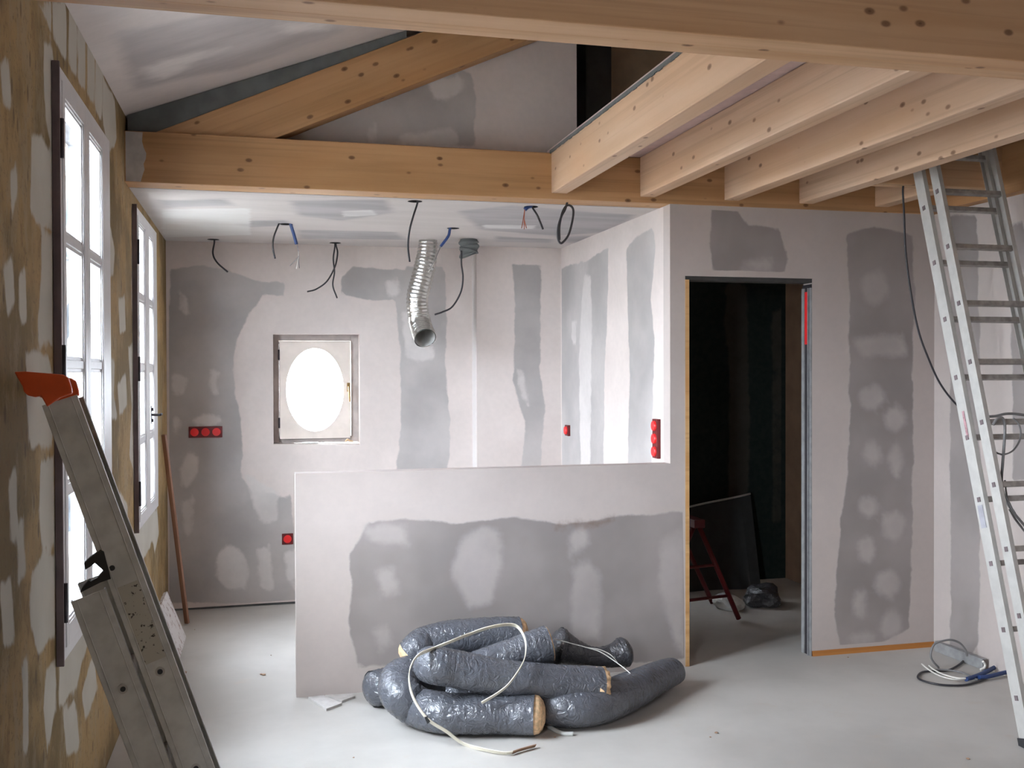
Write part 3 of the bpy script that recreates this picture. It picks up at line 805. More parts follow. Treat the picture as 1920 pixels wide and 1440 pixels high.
# ---------------------------------------------------------------- oval window
def oval_window():
    x0, x1, z0, z1 = WN[0][0], WN[1][0], WN[0][1], WN[2][1]
    r = empty('window_3', ((x0 + x1) / 2, YB, z0))
    tag(r, 'small cream window with an oval pane, set in the kitchen back wall', kind='structure')
    f = MB()
    w = .04
    f.box((x0, YB + .092, z0), (x0 + w, YB + .15, z1)).box((x1 - w - .012, YB + .092, z0), (x1, YB + .15, z1))
    f.box((x0 + w, YB + .092, z0), (x1 - w - .012, YB + .15, z0 + w + .004)).box((x0 + w, YB + .092, z1 - w - .004), (x1 - w - .012, YB + .15, z1))
    f.build('window_frame', plain('dusty_window_frame', srgb(176, 166, 160), 0.6, var=.12, scale=12), r, bevel=.002)
    # sash: rectangle with an oval hole
    cx, cz = [(0.348,1.454)][0]
    ra, rb_ = .195, .286
    n = 48
    ov = [(cx + ra * math.cos(2 * PI * i / n), cz + rb_ * math.sin(2 * PI * i / n)) for i in range(n)]
    (sx0, sz1), (sx1, sz0) = [(0.11,1.787), (0.586,1.119)]
    def onrect(i):
        a = 2 * PI * i / n
        c, s_ = math.cos(a), math.sin(a)
        t = min(((sx1 if c > 0 else sx0) - cx) / c if abs(c) > 1e-6 else 1e9, ((sz1 if s_ > 0 else sz0) - cz) / s_ if abs(s_) > 1e-6 else 1e9)
        return (cx + t * c, cz + t * s_)
    re_ = [onrect(i) for i in range(n)]
    for corner in ((sx1, sz1), (sx0, sz1), (sx0, sz0), (sx1, sz0)):
        k = min(range(n), key=lambda i: (re_[i][0] - corner[0]) ** 2 + (re_[i][1] - corner[1]) ** 2)
        re_[k] = corner
    ya, yb = YB + .068, YB + .089
    v = [(p[0], ya, p[1]) for p in re_] + [(p[0], ya, p[1]) for p in ov] + [(p[0], yb, p[1]) for p in re_] + [(p[0], yb, p[1]) for p in ov]
    fc = []
    for i in range(n):
        j = (i + 1) % n
        fc += [(i, j, n + j, n + i), (2 * n + j, 2 * n + i, 3 * n + i, 3 * n + j), (n + i, n + j, 3 * n + j, 3 * n + i), (j, i, 2 * n + i, 2 * n + j)]
    sash = MB().add(v, fc).build('sash', m_paint2, r)
    MB().add([(p[0], yb - .009, p[1]) for p in ov] + [(p[0], yb - .005, p[1]) for p in ov],
             [tuple(range(n)), tuple(range(2 * n - 1, n - 1, -1))]).build('pane', m_glass, sash)
    for z in (z0 + .14, z1 - .14):
        MB().cyl((sx0 - .004, ya + .003, z - .035), (sx0 - .004, ya + .003, z + .035), .007, n=10).build('hinge', m_iron, r)
    MB().box((sx0 - .003, yb - .004, sz0 - .003), (sx1 + .003, yb + .002, sz0 + .02)).box((sx0 - .003, yb - .004, sz1 - .02), (sx1 + .003, yb + .002, sz1 + .003)).box((sx0 - .003, yb - .004, sz0), (sx0 + .02, yb + .002, sz1)).box((sx1 - .02, yb - .004, sz0), (sx1 + .003, yb + .002, sz1)).build('sash_gap_shade', m_iron, r)  # dark strips added as the shadow in the gap around the sash
    h = MB()
    p = [(0.574,6.95,1.471), (0.57,6.95,1.457), (0.577,6.95,1.365)]
    h.box((p[0][0] - .010, ya - .006, p[0][2] - .03), (p[0][0] + .010, ya, p[0][2] + .03))
    h.cyl((p[0][0], ya - .002, p[0][2]), (p[0][0], ya - .035, p[0][2]), .006, n=10)
    h.cyl((p[0][0], ya - .035, p[0][2] + .005), (p[0][0] + .008, ya - .035, p[0][2] - .10), .006, n=10)
    h.build('handle', m_brass, sash)
oval_window()
sp_ = MB().box((.255, YB + .006, WN[0][1] + .001), (.365, YB + .030, WN[0][1] + .009)).build('packing_shim', m_white, origin=(.3, YB + .02, WN[0][1]))
tag(sp_, 'white flat shim lying on the sill of the oval window', 'shim')
sp2 = MB().tube(smooth_path([(.548, YB + .02, WN[0][1] + .008), (.562, YB + .012, WN[0][1] + .022), (.578, YB + .02, WN[0][1] + .012), (.60, YB + .02, WN[0][1] + .007)], 4), .006, n=8).build('putty_scrap', m_insul, origin=(.57, YB + .02, WN[0][1]))
tag(sp2, 'tan scrap of putty at the right end of the oval window sill', 'scrap')

# ---------------------------------------------------------------- doorway frame
dr = empty('door_1', ((XD0 + XD1) / 2, D, 0))
tag(dr, 'unfinished doorway with bare timber edge left and steel channel right', kind='structure')
MB().box((XD0, D - .003, 0), (XD0 + .022, D + .085, DH - .02)).build('left_jamb', m_wood_s, dr)['label'] = 'pale timber jamb edge'
MB().box((XD0, D + .002, DH - .022), (XD1, D + .10, DH - .001)).build('head_track', m_membrane, dr)['label'] = 'dark head track'
st = MB()
for (ya, yb, x) in ((D + .0, D + .010, XD1 - .010), (D + .022, D + .028, XD1 - .014), (D + .068, D + .095, XD1 - .010)):
    st.box((x, ya, 0), (XD1 - .0005, yb, DH - .05))
st = st.build('steel_channel', m_galv, dr)
MB().box((XD1 - .004, D + .001, 0), (XD1 - .0008, D + .095, DH - .03)).build('channel_slot', m_iron, dr)
MB().box((XD1 - .0085, D + .030, DH - .36), (XD1 - .0055, D + .064, DH - .07)).build('red_sticker', m_red, st)

# ---------------------------------------------------------------- things inside the dark room
def leg(mb, a, b, w=.03): mb.cyl(a, b, w / 2, n=8)
tre = empty('trestle', (2.5, 5.6, 0))
tag(tre, 'red folding trestle standing in the dark room behind the doorway', 'trestle')
ta_, tb_ = [(2.632,5.75,0.613)][0], [(2.908,5.755,0.01)][0]
MB().cyl(ta_, tb_, .016, n=10).build('leg', m_redd, tre)
MB().cyl((ta_[0] - .03, 5.75, ta_[2]), (2.25, 5.62, .01), .016, n=10).build('leg', m_redd, tre)
MB().cyl((ta_[0], 6.15, ta_[2]), (tb_[0] + .03, 6.2, .01), .016, n=10).build('leg', m_redd, tre)
MB().cyl((ta_[0] - .03, 6.15, ta_[2]), (2.25, 6.1, .01), .016, n=10).build('leg', m_redd, tre)
MB().box((ta_[0] - .05, 5.70, ta_[2] - .01), (ta_[0] + .02, 6.2, ta_[2] + .04)).build('top_rail', m_redd, tre)
for t in (.42, .75):
    q_ = Vector(ta_).lerp(Vector(tb_), t)
    MB().cyl(q_, (Vector((ta_[0] - .03, 5.75, ta_[2])).lerp(Vector((2.25, 5.62, .01)), t)), .010, n=8).build('crossbar', m_redd, tre)
# curved sheet leaning against the far wall
sh = MB()
n = 16
top = [(2.22 + i * (1.25 / n), 6.56 + .02 * math.sin(i * .7), .50 + .16 * (i / n) ** 1.6 + .01) for i in range(n + 1)]
v = [(x, y + .14, z) for x, y, z in top] + [(x, y - .02, .01) for x, y, z in top]
f = [(i, i + 1, n + 2 + i, n + 1 + i) for i in range(n)]
v += [(x, y + .012, z) for x, y, z in v]
m_ = 2 * (n + 1)
f += [tuple(k + m_ for k in q[::-1]) for q in f] + [(i + 1, i, i + m_, i + 1 + m_) for i in range(n)]
f += [(0, n + 1, n + 1 + m_, m_), (2 * n + 1, n, n + m_, 2 * n + 1 + m_), ] + [(n + 1 + i, n + 2 + i, n + 2 + i + m_, n + 1 + i + m_) for i in range(n)]
shb = sh.add(v, f).build('leaning_sheet', plain('dark_sheet', srgb(50, 52, 52), .6), origin=(2.8, 6.5, 0))
tag(shb, 'dark bowed sheet with a pale top edge leaning in the dark room', 'sheet')
MB().tube([(x, y + .142, z + .004) for x, y, z in top], .008, n=8).build('pale_edge', m_alu_l, parent=shb)
for k, (p, s_, lab, mt) in enumerate((((2.98, 6.05, 0), .10, 'crumpled white scrap on a heap in the dark room', m_white), ((3.25, 6.1, 0), .13, 'dark bundled rag at the right of the dark room heap', m_jack_d))):
    bm = bmesh.new(); bmesh.ops.create_icosphere(bm, subdivisions=3, radius=s_)
    for vv in bm.verts:
        q = noise.noise(vv.co * 9 + Vector((k * 5, 0, 0)))
        vv.co *= 1 + .45 * q
        vv.co.z = max(vv.co.z * .6, -s_ * .45) + s_ * .45
    me = bpy.data.meshes.new('rag_bundle'); bm.to_mesh(me); bm.free(); me.materials.append(mt)
    o = bpy.data.objects.new('rag_bundle', me); o.location = p; COL.objects.link(o); tag(o, lab, 'scrap')

# ---------------------------------------------------------------- socket boxes
def socket_box(pos, n, normal, vertical, label, proud=.012):
    """red flush box with n round caps; pos = centre on the wall"""
    pos, nr = Vector(pos), Vector(normal)
    al = Vector((0, 0, 1)) if vertical else nr.cross(Vector((0, 0, 1))).normalized()
    ac = al.cross(nr).normalized()
    r = empty('socket_box', pos)
    tag(r, label, 'socket box', 'red electrical boxes let into the kitchen walls')
    s = .070
    MB().obox(pos + nr * (proud * .25), al * (s * n / 2 + .002), ac * (s / 2 + .002), nr * (proud * .35)).build('box_rim', m_redd, r, bevel=.002)
    for i in range(n):
        c = pos + al * (s * (i - (n - 1) / 2))
        MB().cyl(c + nr * .002, c + nr * proud, s * .40, s * .37, n=24).build('cap', m_red, r)
p = [(-0.372,6.92,1.18), (0.155,6.92,0.446)]
socket_box((p[0][0], YB, p[0][2]), 3, (0, -1, 0), False, 'red triple electrical box in the back wall, left of the oval window')
socket_box((p[1][0], YB, p[1][2]), 1, (0, -1, 0), False, 'red single electrical box low on the back wall, just left of the half wall')
socket_box((2.05, 6.60, [(2.05,6.604,1.168)][0][2]), 1, (-1, .02, 0), True, 'red single electrical box near the back corner of the kitchen right wall', .03)
socket_box((2.087, 5.085, [(2.087,5.005,1.207)][0][2]), 3, (-1, .02, 0), True, 'red triple electrical box standing upright at the front end of the kitchen right wall', .03)

# ---------------------------------------------------------------- ceiling cables
def cable_mb(pts, r=.0045, n=8, k=8): return MB().tube(smooth_path(pts, k), r, n=n)
def ceiling_outlet(i, label, parts):
    x, y = HOLES[i]
    z = ZB + kc_s * (y - 5.06)
    r = empty('ceiling_cable', (x, y, z))
    tag(r, label, 'cable', 'cables hanging from round holes in the kitchen ceiling')
    rim = MB()
    for k in range(24):
        a, b_ = 2 * PI * k / 24, 2 * PI * (k + 1) / 24
        rim.add([(x + rr * math.cos(t), y + rr * math.sin(t), zz) for rr, t, zz in ((.038, a, z + .0), (.038, b_, z + .0), (.038, b_, z + .055), (.038, a, z + .055))], [(0, 1, 2, 3)])
    rim.build('hole_sleeve', m_black, r)
    for nm, pts, rad, mt in parts:
        cable_mb(pts, rad).build(nm, mt, r)
H = [(x, y, ZB + kc_s * (y - 5.06)) for x, y in HOLES]
def up(i, dx=0, dy=0, dz=.045): return (H[i][0] + dx, H[i][1] + dy, H[i][2] + dz)
ceiling_outlet(0, 'black cable curling right from the ceiling hole nearest the left wall', [('cable', [up(0)] + [(-0.303,6.8,2.43), (-0.313,6.8,2.353), (-0.287,6.8,2.294), (-0.22,6.8,2.233)], .0055, m_cable)])
ceiling_outlet(1, 'black cable and short blue conduit hanging from one ceiling hole above the oval window', [
    ('cable', [up(1, -.02)] + [(0.093,6.03,2.44), (0.065,6.03,2.364), (0.061,6.03,2.301), (0.073,6.03,2.242)], .005, m_cable),
    ('conduit', [up(1, .02)] + [(0.164,6.05,2.451), (0.182,6.05,2.389), (0.197,6.05,2.332)], .0095, m_conduit),
    ('wire', [(0.197,6.05,2.342), (0.206,6.05,2.295), (0.206,6.05,2.257), (0.156,6.05,2.202)], .0022, m_cable_g), ('wire', [(0.197,6.05,2.342), (0.209,6.05,2.279), (0.203,6.05,2.232), (0.196,6.05,2.187)], .0022, m_wirew), ('wire', [(0.2,6.05,2.342), (0.209,6.05,2.279), (0.209,6.05,2.232), (0.212,6.05,2.191)], .0022, m_cable_g)])
ceiling_outlet(2, 'pair of crossing black cables hanging from the ceiling hole above right of the oval window', [
    ('cable', [up(2)] + [(0.481,6.8,2.427), (0.491,6.8,2.374), (0.473,6.8,2.284), (0.42,6.8,2.186), (0.349,6.8,2.131), (0.289,6.8,2.113)], .005, m_cable),
    ('cable', [up(2, -.01)] + [(0.472,6.78,2.424), (0.461,6.78,2.335), (0.468,6.78,2.246), (0.457,6.78,2.157), (0.485,6.78,2.071)], .005, m_cable)])
ceiling_outlet(3, 'long straight black cable dropping from the hole closest to the tie beam', [('cable', [up(3, .01)] + [(0.782,5.14,2.456), (0.759,5.14,2.38), (0.739,5.14,2.305), (0.731,5.14,2.223), (0.739,5.14,2.143)], .005, m_cable)])
ceiling_outlet(4, 'blue conduit with thin grey wires hanging in front of the foil duct', [
    ('conduit', [up(4)] + [(1.111,6,2.449), (1.101,6,2.404), (1.071,6,2.361), (1.052,6,2.337)], .0085, m_conduit),
    ('wire', [(1.055,6,2.344), (1.038,6,2.305), (1.012,6,2.246), (0.986,6,2.197)], .0028, m_cable_g), ('wire', [(1.055,6,2.344), (1.032,6,2.292), (0.999,6,2.213), (0.976,6,2.18)], .0022, m_wirew)])
ceiling_outlet(5, 'cut blue conduit with copper wires and a short black cable beside the boxed-in corner', [
    ('conduit', [up(5, 0)] + [(1.399,5.17,2.464), (1.381,5.17,2.455), (1.363,5.17,2.44)], .0105, m_conduit),
    ('cable', [up(5, .005)] + [(1.405,5.17,2.456), (1.434,5.17,2.409), (1.464,5.17,2.338)], .0055, m_cable),
    ('wire', [(1.363,5.17,2.443), (1.357,5.17,2.406), (1.351,5.17,2.369), (1.345,5.17,2.34)], .0022, m_copper), ('wire', [(1.363,5.17,2.443), (1.36,5.17,2.398), (1.36,5.17,2.335)], .0022, m_copper), ('wire', [(1.363,5.17,2.443), (1.36,5.17,2.392), (1.372,5.17,2.341)], .0022, m_copper)])
# looped cable under the tie beam
lp = cable_mb([(1.555,5,2.535), (1.552,5,2.479), (1.537,5,2.423), (1.517,5,2.386), (1.499,5,2.33), (1.496,5,2.274), (1.508,5,2.246)] + [(1.525,5,2.25), (1.555,5,2.29), (1.575,5,2.36), (1.581,5,2.416), (1.567,5,2.44), (1.543,5,2.439), (1.52,5,2.4), (1.505,5,2.33), (1.505,5,2.26)], .006)
lp = lp.build('cable_loop', m_cable, origin=(1.5, 5.0, ZB))
tag(lp, 'black cable wound into a narrow oval loop hanging under the tie beam', 'cable')

# foil duct
def foil():
    pts = smooth_path([(1.066,6.55,2.483), (1.055,6.55,2.342), (1.026,6.55,2.2), (0.993,6.55,2.059), (1.003,6.55,1.925)]+[(1.01,6.5,1.86)]+[(1.02,6.41,1.794)], 22)
    r0 = .072
    r = empty('foil_duct', pts[0])
    tag(r, 'flexible shiny aluminium duct hanging from the kitchen ceiling right of the oval window', 'duct')
    rr = random.Random(3)
    ph = [rr.random() for _ in range(400)]
    L = len(pts)
    MB().tube(pts, lambda t: r0 * (1 - .18 * max(0, .25 - t) / .25) * (1 + .035 * math.sin(t * 36 * 2 * PI) + .03 * (ph[int(t * 90)] - .5)), n=36, caps=False,
              fn=lambda t, a: 1 + .02 * math.sin(3 * a + 9 * t)).build('outer_skin', m_foil, r)
    MB().tube(pts, lambda t: r0 * .93 * (1 - .18 * max(0, .25 - t) / .25), n=28, caps=False).build('inner_lining', m_alu_l, r)
foil()
# grey crumpled stub with a cable
vp = [(1.319,6.45,2.425), (1.322,6.45,2.393), (1.315,6.45,2.358), (1.322,6.45,2.337)]
vs0 = empty('vent_stub', (vp[0][0], vp[0][1], vp[0][2]))
tag(vs0, 'crumpled dark grey duct stub poking out of the kitchen ceiling with one cable', 'duct')
vr = random.Random(5)
q = [vr.random() for _ in range(200)]
MB().tube(smooth_path([(vp[0][0], vp[0][1], ZB + .02)] + vp, 10), lambda t: .062 * (1 - .18 * max(0, t - .35)) * (1 + .10 * math.sin(t * 5 * 2 * PI)), n=24,
          fn=lambda t, a: 1 + .07 * math.sin(5 * a + 11 * t) * t).build('crumpled_sleeve', m_slate, vs0)
cable_mb([(1.259,6.4,2.365), (1.259,6.4,2.278), (1.269,6.4,2.191), (1.254,6.4,2.094), (1.198,6.4,1.999), (1.134,6.4,1.964), (1.082,6.4,1.946)], .0055).build('cable', m_cable, vs0)

# ---------------------------------------------------------------- left-hand things
lat = beam('batten', [(-0.474,6.522,0.005)][0], (-.585, 6.32, 1.20), .028, .02, m_wood_b, 'thin brown batten leaning on the left wall beside the kitchen window', 'batten')
slab = MB().prism([(-.47, 5.70, 0.004), (-.47, 6.18, 0.004), (-.575, 6.18, .28), (-.575, 5.70, .28)], (.020, 0, .007)).build('tile_slab', m_slab, origin=(-.5, 5.9, 0))
tag(slab, 'speckled pale slab leaning on the left wall behind the stepladder', 'slab')
bo = empty('board_offcut', (.27, 4.78, 0))
tag(bo, 'small grey plasterboard offcut on the floor at the left foot of the half wall', 'offcut')
MB().prism([(0.202,4.876,0.012), (0.277,4.684,0.012), (0.353,4.749,0.012), (0.274,4.89,0.012)], (0, 0, -.0115)).build('board', m_offcut, bo)
MB().prism([(0.284,4.889,0.012), (0.355,4.781,0.012), (0.42,4.837,0.012), (0.411,4.88,0.012)], (0, 0, -.0115)).build('sliver', m_offcut, bo)
for i, (pp, s_) in enumerate(zip([(-0.415,6.38,0), (-0.41,5.462,0), (0.034,5.692,0), (-0.017,5.341,0), (-0.004,5.329,0), (1.901,3.974,0), (1.855,3.934,0), (2.757,3.452,0), (1.208,4.101,0), (0.35,4.089,0), (3.106,4.85,-0)], (.006, .022, .006, .012, .016, .012, .007, .012, .008, .006, .008))):
    bm = bmesh.new(); bmesh.ops.create_icosphere(bm, subdivisions=1, radius=s_ * .7)
    for vv in bm.verts:
        vv.co *= 1 + .4 * noise.noise(vv.co * 90 + Vector((i, 0, 0))); vv.co.z *= .4
    zmin = min(vv.co.z for vv in bm.verts)
    me = bpy.data.meshes.new('plaster_crumb'); bm.to_mesh(me); bm.free(); me.materials.append(m_tie_b)
    o = bpy.data.objects.new('plaster_crumb', me); o.location = (pp[0], pp[1], -zmin + .0003); COL.objects.link(o)
    tag(o, 'tiny brown crumb of plaster on the open screed floor', 'crumb', 'plaster crumbs scattered on the floor')

# ---------------------------------------------------------------- stepladder against the left wall
def stepladder():
    Y0 = 2.66
    top = Vector([(-0.488,2.66,1.505)][0]); bot = Vector([(-0.172,2.66,0.561)][0])
    d = (bot - top).normalized()
    k = -top.z / d.z
    foot = top + d * k
    e = Vector((-.12, 1, 0)).normalized()              # rung direction, away from the camera
    e = (e - d * e.dot(d)).normalized()
    nrm = d.cross(e).normalized()
    if nrm.x < 0: nrm = -nrm                            # towards the room (step side)
    W = .29
    r = empty('stepladder', foot)
    tag(r, 'aluminium combination stepladder with an orange top cap leaning on the left wall', 'stepladder')
    h = .0415
    def rail(c_top, c_bot, side, nm, mt):
        """C-section rail; side = +1 outer web faces the camera"""
        mb = MB()
        c = (c_top + c_bot) / 2; L = (c_bot - c_top) / 2
        mb.obox(c, L, nrm * h, e * .0015)
        for s_ in (-1, 1):
            mb.obox(c + nrm * s_ * (h - .0015) + e * side * .0125, L, nrm * .0015, e * .0125)
        for s_ in (-1, 1):
            mb.obox(c + nrm * s_ * (h - .014) - e * side * .0022, L, nrm * .0012, e * .0012)
        return mb.build(nm, mt, r, bevel=.0008)
    near_t, near_b = top, foot - d * .004
    ra = rail(near_t, near_b, 1, 'front_rail', m_alu)
    rail(near_t + e * W, near_b + e * W, -1, 'front_rail', m_alu)
    off = -nrm * .094
    s2 = 0.0
    topB = Vector([(-0.402,2.66,1.028)][0])
    tB = top + d * ((topB - top).dot(d)) + off
    fB = foot + off
    fB = tB + d * (-tB.z / d.z) - d * .004
    rb1 = rail(tB, fB, 1, 'rear_rail', m_alu)
    rail(tB + e * W, fB + e * W, -1, 'rear_rail', m_alu)
    # rungs (treads), flat ribbed boxes between the rails
    h0 = Vector([(-0.268,2.66,0.812)][0])
    t0 = (h0 - top).dot(d)
    for j in range(-3, 8):
        t = t0 + j * .268
        if t < .10 or (top + d * t).z < .06: continue
        c = top + d * t + e * W / 2
        MB().obox(c, d * .014, nrm * .030, e * (W / 2 - .002)).build('rung', m_alu_d, r, bevel=.002)
        if t > .80 or j >= 0:
            MB().cyl(top + d * t - e * .0035, top + d * t + e * .003, .012, n=20).build('rivet', m_alu_l, r)
            MB().cyl(top + d * t - e * .005, top + d * t + e * .002, .0065, n=16).build('rivet_hole', m_black, r)
    hB = Vector([(-0.34,2.66,0.783)][0])
    t0 = (hB - tB).dot(d)
    for j in range(0, 5):
        t = t0 + j * .268
        if (tB + d * t).z < .06: continue
        c = tB + d * t + e * W / 2
        MB().obox(c, d * .014, nrm * .030, e * (W / 2 - .002)).build('rung', m_alu_d, r, bevel=.002)
        MB().cyl(tB + d * t - e * .0035, tB + d * t + e * .003, .012, n=20).build('rivet', m_alu_l, r)
        MB().cyl(tB + d * t - e * .005, tB + d * t + e * .002, .0065, n=16).build('rivet_hole', m_black, r)
    for pp in [(-0.369,2.66,1.084)]:
        MB().cyl(Vector(pp) - e * .004, Vector(pp), .007, n=14).build('bolt', m_black, r)
    # orange moulded cap: profile in the lean plane, extruded across the rails
    prof = [(-0.587,2.648,1.575), (-0.564,2.648,1.576), (-0.477,2.648,1.568), (-0.465,2.648,1.56), (-0.458,2.648,1.534), (-0.457,2.648,1.521), (-0.485,2.648,1.511), (-0.514,2.648,1.489), (-0.521,2.648,1.503), (-0.528,2.648,1.516), (-0.541,2.648,1.513), (-0.557,2.648,1.517), (-0.566,2.648,1.526), (-0.569,2.648,1.54), (-0.578,2.648,1.556)]
    cap = MB().prism(prof, e * .035)
    cap.build('top_cap', m_orange, r, bevel=.003)
    cap2 = MB().prism([Vector(p_) + e * (W - .012) for p_ in prof], e * .035)
    cap2.build('top_cap', m_orange, r, bevel=.003)
    # black plastic guide on top of the rear section
    pr = [(-0.443,2.652,1.027), (-0.439,2.652,1.038), (-0.423,2.652,1.057), (-0.418,2.652,1.054), (-0.403,2.652,1.062), (-0.388,2.652,1.079), (-0.408,2.652,1.099), (-0.418,2.652,1.091), (-0.43,2.652,1.084), (-0.433,2.652,1.1), (-0.42,2.652,1.113), (-0.395,2.652,1.132), (-0.387,2.652,1.127), (-0.371,2.652,1.058), (-0.396,2.652,1.05)]
    MB().prism(pr, e * .03).build('plastic_guide', m_black, r)
    # dirty paper label on the front rail
    l0, l1 = Vector([(-0.324,2.66,1.045)][0]), Vector([(-0.267,2.66,0.844)][0])
    ta, tb = (l0 - top).dot(d) , (l1 - top).dot(d)
    cc = top + d * ((ta + tb) / 2)
    MB().obox(cc - e * .0022, d * ((tb - ta) / 2), nrm * (h - .016), e * .0007).build('paper_label', m_dirty, r)
    # dark scuff scratched into the rear rail
    sc = [Vector(q_) - e * .0022 for q_ in [(-0.412,2.66,1.002), (-0.395,2.66,0.978), (-0.38,2.66,0.957), (-0.37,2.66,0.932)]]
    MB().tube(smooth_path(sc, 4), lambda t: .0012 + .0022 * t, n=6).build('scuff_mark', m_shade_scuff, r)
    for (c_t) in (near_b, near_b + e * W):
        MB().obox(c_t - d * .02, d * .024, nrm * (h + .003), e * .014).build('rubber_foot', m_black, r)
    for (c_t) in (fB, fB + e * W):
        MB().obox(c_t - d * .02, d * .024, nrm * (h + .003), e * .014).build('rubber_foot', m_black, r)
stepladder()

# ---------------------------------------------------------------- extension ladder on the right
def extension_ladder():
    d = Vector((0, .2728, .9621)).normalized()          # up along the rails
    nrm = Vector((0, -d.z, d.y))                        # towards the camera side
    r = empty('extension_ladder', (3.25, 3.47, 0))
    tag(r, 'two-section aluminium extension ladder leaning into the hatch at the right', 'ladder')
    def section(x0, x1, p_hole, ztop, zbot, hw, top_part, mt):
        """x0, x1 outer faces of the rails; p_hole a point on the rail axis"""
        ph = Vector((0, p_hole[0], p_hole[1]))
        def at(z): return ph + d * ((z - ph.z) / d.z)
        a, b_ = at(zbot), at(ztop)
        L = (b_ - a) / 2; c = (a + b_) / 2
        n_r = 0
        z = ph.z
        zs = []
        while z < ztop - .05: z += .28 * d.z
        while z > zbot + .05:
            z -= .28 * d.z
            if zbot + .05 < z < ztop - .05: zs.append(z)
        for s_, x in ((1, x0), (-1, x1)):
            mb = MB()
            cx = Vector((x + s_ * .0015, 0, 0))
            mb.obox(c + cx, L, nrm * hw, Vector((.0015, 0, 0)))
            for q_ in (-1, 1):
                mb.obox(c + Vector((x + s_ * .012, 0, 0)) + nrm * q_ * (hw - .0015), L, nrm * .0015, Vector((.0105, 0, 0)))
            rl_ = mb.build('rail', mt, r, bevel=.0008)
            for zz in zs:
                pt = at(zz) + Vector((x - s_ * .0012, 0, 0))
                MB().obox(pt, d * .0105, nrm * .0095, Vector((.0015, 0, 0))).build('rung_end', m_shade_scuff, rl_)
        for zz in zs:
            pt = at(zz)
            MB().obox(pt + Vector(((x0 + x1) / 2, 0, 0)), d * .0115, nrm * .0135, Vector(((x1 - x0) / 2 - .002, 0, 0))).build('rung', m_alu_d, r, bevel=.002)
        return at
    at = section(3.067, 3.485, (4.155, 2.349), 2.74, .015, .031, True, m_alu_l)
    section(3.098, 3.454, (4.109 - .009, 2.42), 2.68, .30, .027, True, m_alu_l)
    for x in (3.079, 3.473):
        MB().obox(at(.02) + Vector((x, 0, 0)), d * .02, nrm * .036, Vector((.017, 0, 0))).build('rubber_foot', m_black, r)
    MB().obox(at(1.33) + Vector((3.0655, 0, 0)) + nrm * .005, d * .06, nrm * .007, Vector((.0008, 0, 0))).build('worn_sticker', plain('worn_sticker', srgb(170, 130, 135), .6, var=.3, scale=60), r)
    MB().obox(at(.93) + Vector((3.0655, 0, 0)), d * .05, nrm * .016, Vector((.0008, 0, 0))).build('worn_sticker', plain('worn_label', srgb(160, 158, 165), .6), r)
extension_ladder()

# cable from the joists passing behind the ladder
cb = cable_mb([(3.081, 4.335, 2.489)] + [(3.079,4.335,2.452), (3.086,4.335,2.352), (3.095,4.335,2.168), (3.126,4.335,1.957), (3.169,4.335,1.772), (3.224,4.335,1.639), (3.292,4.335,1.511), (3.379,4.335,1.411), (3.457,4.335,1.356)] , .005)
cb = cb.build('hanging_cable', m_cable, origin=(3.08, 4.335, 2.48))
tag(cb, 'thin dark cable hanging from the hatch trimmer and sweeping behind the extension ladder', 'cable')
# cables over a rung
cr = empty('cable_bundle', (3.4, 3.8, 1.35))
tag(cr, 'grey cables draped over a rung of the extension ladder at the right edge', 'cable')
for pts, rad in (([(3.116,3.78,1.368), (3.161,3.78,1.37), (3.208,3.78,1.379), (3.264,3.78,1.378), (3.321,3.78,1.37)], .006), ([(3.111,3.74,1.333), (3.133,3.74,1.36), (3.16,3.74,1.362), (3.172,3.74,1.325), (3.169,3.74,1.254), (3.161,3.74,1.16), (3.156,3.74,1.078), (3.175,3.74,1.007), (3.217,3.74,0.946), (3.287,3.74,0.872)], .006),
                 ([(3.134,3.76,1.213), (3.178,3.76,1.2), (3.228,3.76,1.214), (3.261,3.76,1.251), (3.272,3.76,1.293), (3.261,3.76,1.334), (3.233,3.76,1.36)], .004), ([(3.206,3.75,0.957), (3.24,3.75,0.908), (3.305,3.75,0.834)], .005), ([(3.164,3.73,1.09), (3.175,3.73,1.02), (3.197,3.73,0.972), (3.217,3.73,0.943)], .004)):
    cable_mb(pts, rad).build('cable', m_cable_g, cr)

# ---------------------------------------------------------------- cables and rail on the floor at the right
fc_ = empty('floor_cable_coil', (3.3, 4.5, 0))
tag(fc_, 'dark grey cable coil with one loop standing up, lying by the right wall', 'cable')
cable_mb([(3.452,4.55,0.005), (3.413,4.55,0.047), (3.404,4.55,0.084), (3.426,4.55,0.131), (3.484,4.55,0.146), (3.533,4.55,0.146), (3.583,4.55,0.125), (3.616,4.55,0.089), (3.626,4.55,0.054)], .0055).build('cable', m_cable_g, fc_)
cable_mb([(3.722,4.671,0.008), (3.598,4.569,0.008), (3.474,4.493,0.008), (3.408,4.491,0.008), (3.316,4.496,0.008), (3.234,4.424,0.008), (3.226,4.353,0.008), (3.269,4.289,0.008), (3.353,4.258,0.008), (3.441,4.271,0.008), (3.56,4.321,0.008)], .0055).build('cable', m_cable, fc_)
cable_mb([(3.38,4.497,0.014), (3.434,4.483,0.014), (3.489,4.43,0.014), (3.492,4.355,0.014), (3.481,4.294,0.014)], .005).build('cable', m_cable_g, fc_)
cd = empty('conduit_pair', (3.5, 4.3, 0))
tag(cd, 'two blue conduits with white wires spilling out, on the floor behind the ladder foot', 'conduit')
cable_mb([(3.42,4.299,0.02), (3.531,4.343,0.02), (3.673,4.419,0.02), (3.837,4.515,0.02), (3.965,4.586,0.02)], .011).build('conduit', m_conduit, cd)
cable_mb([(3.506,4.313,0.02), (3.57,4.314,0.02), (3.674,4.343,0.02), (3.78,4.372,0.02)], .011).build('conduit', m_conduit, cd)
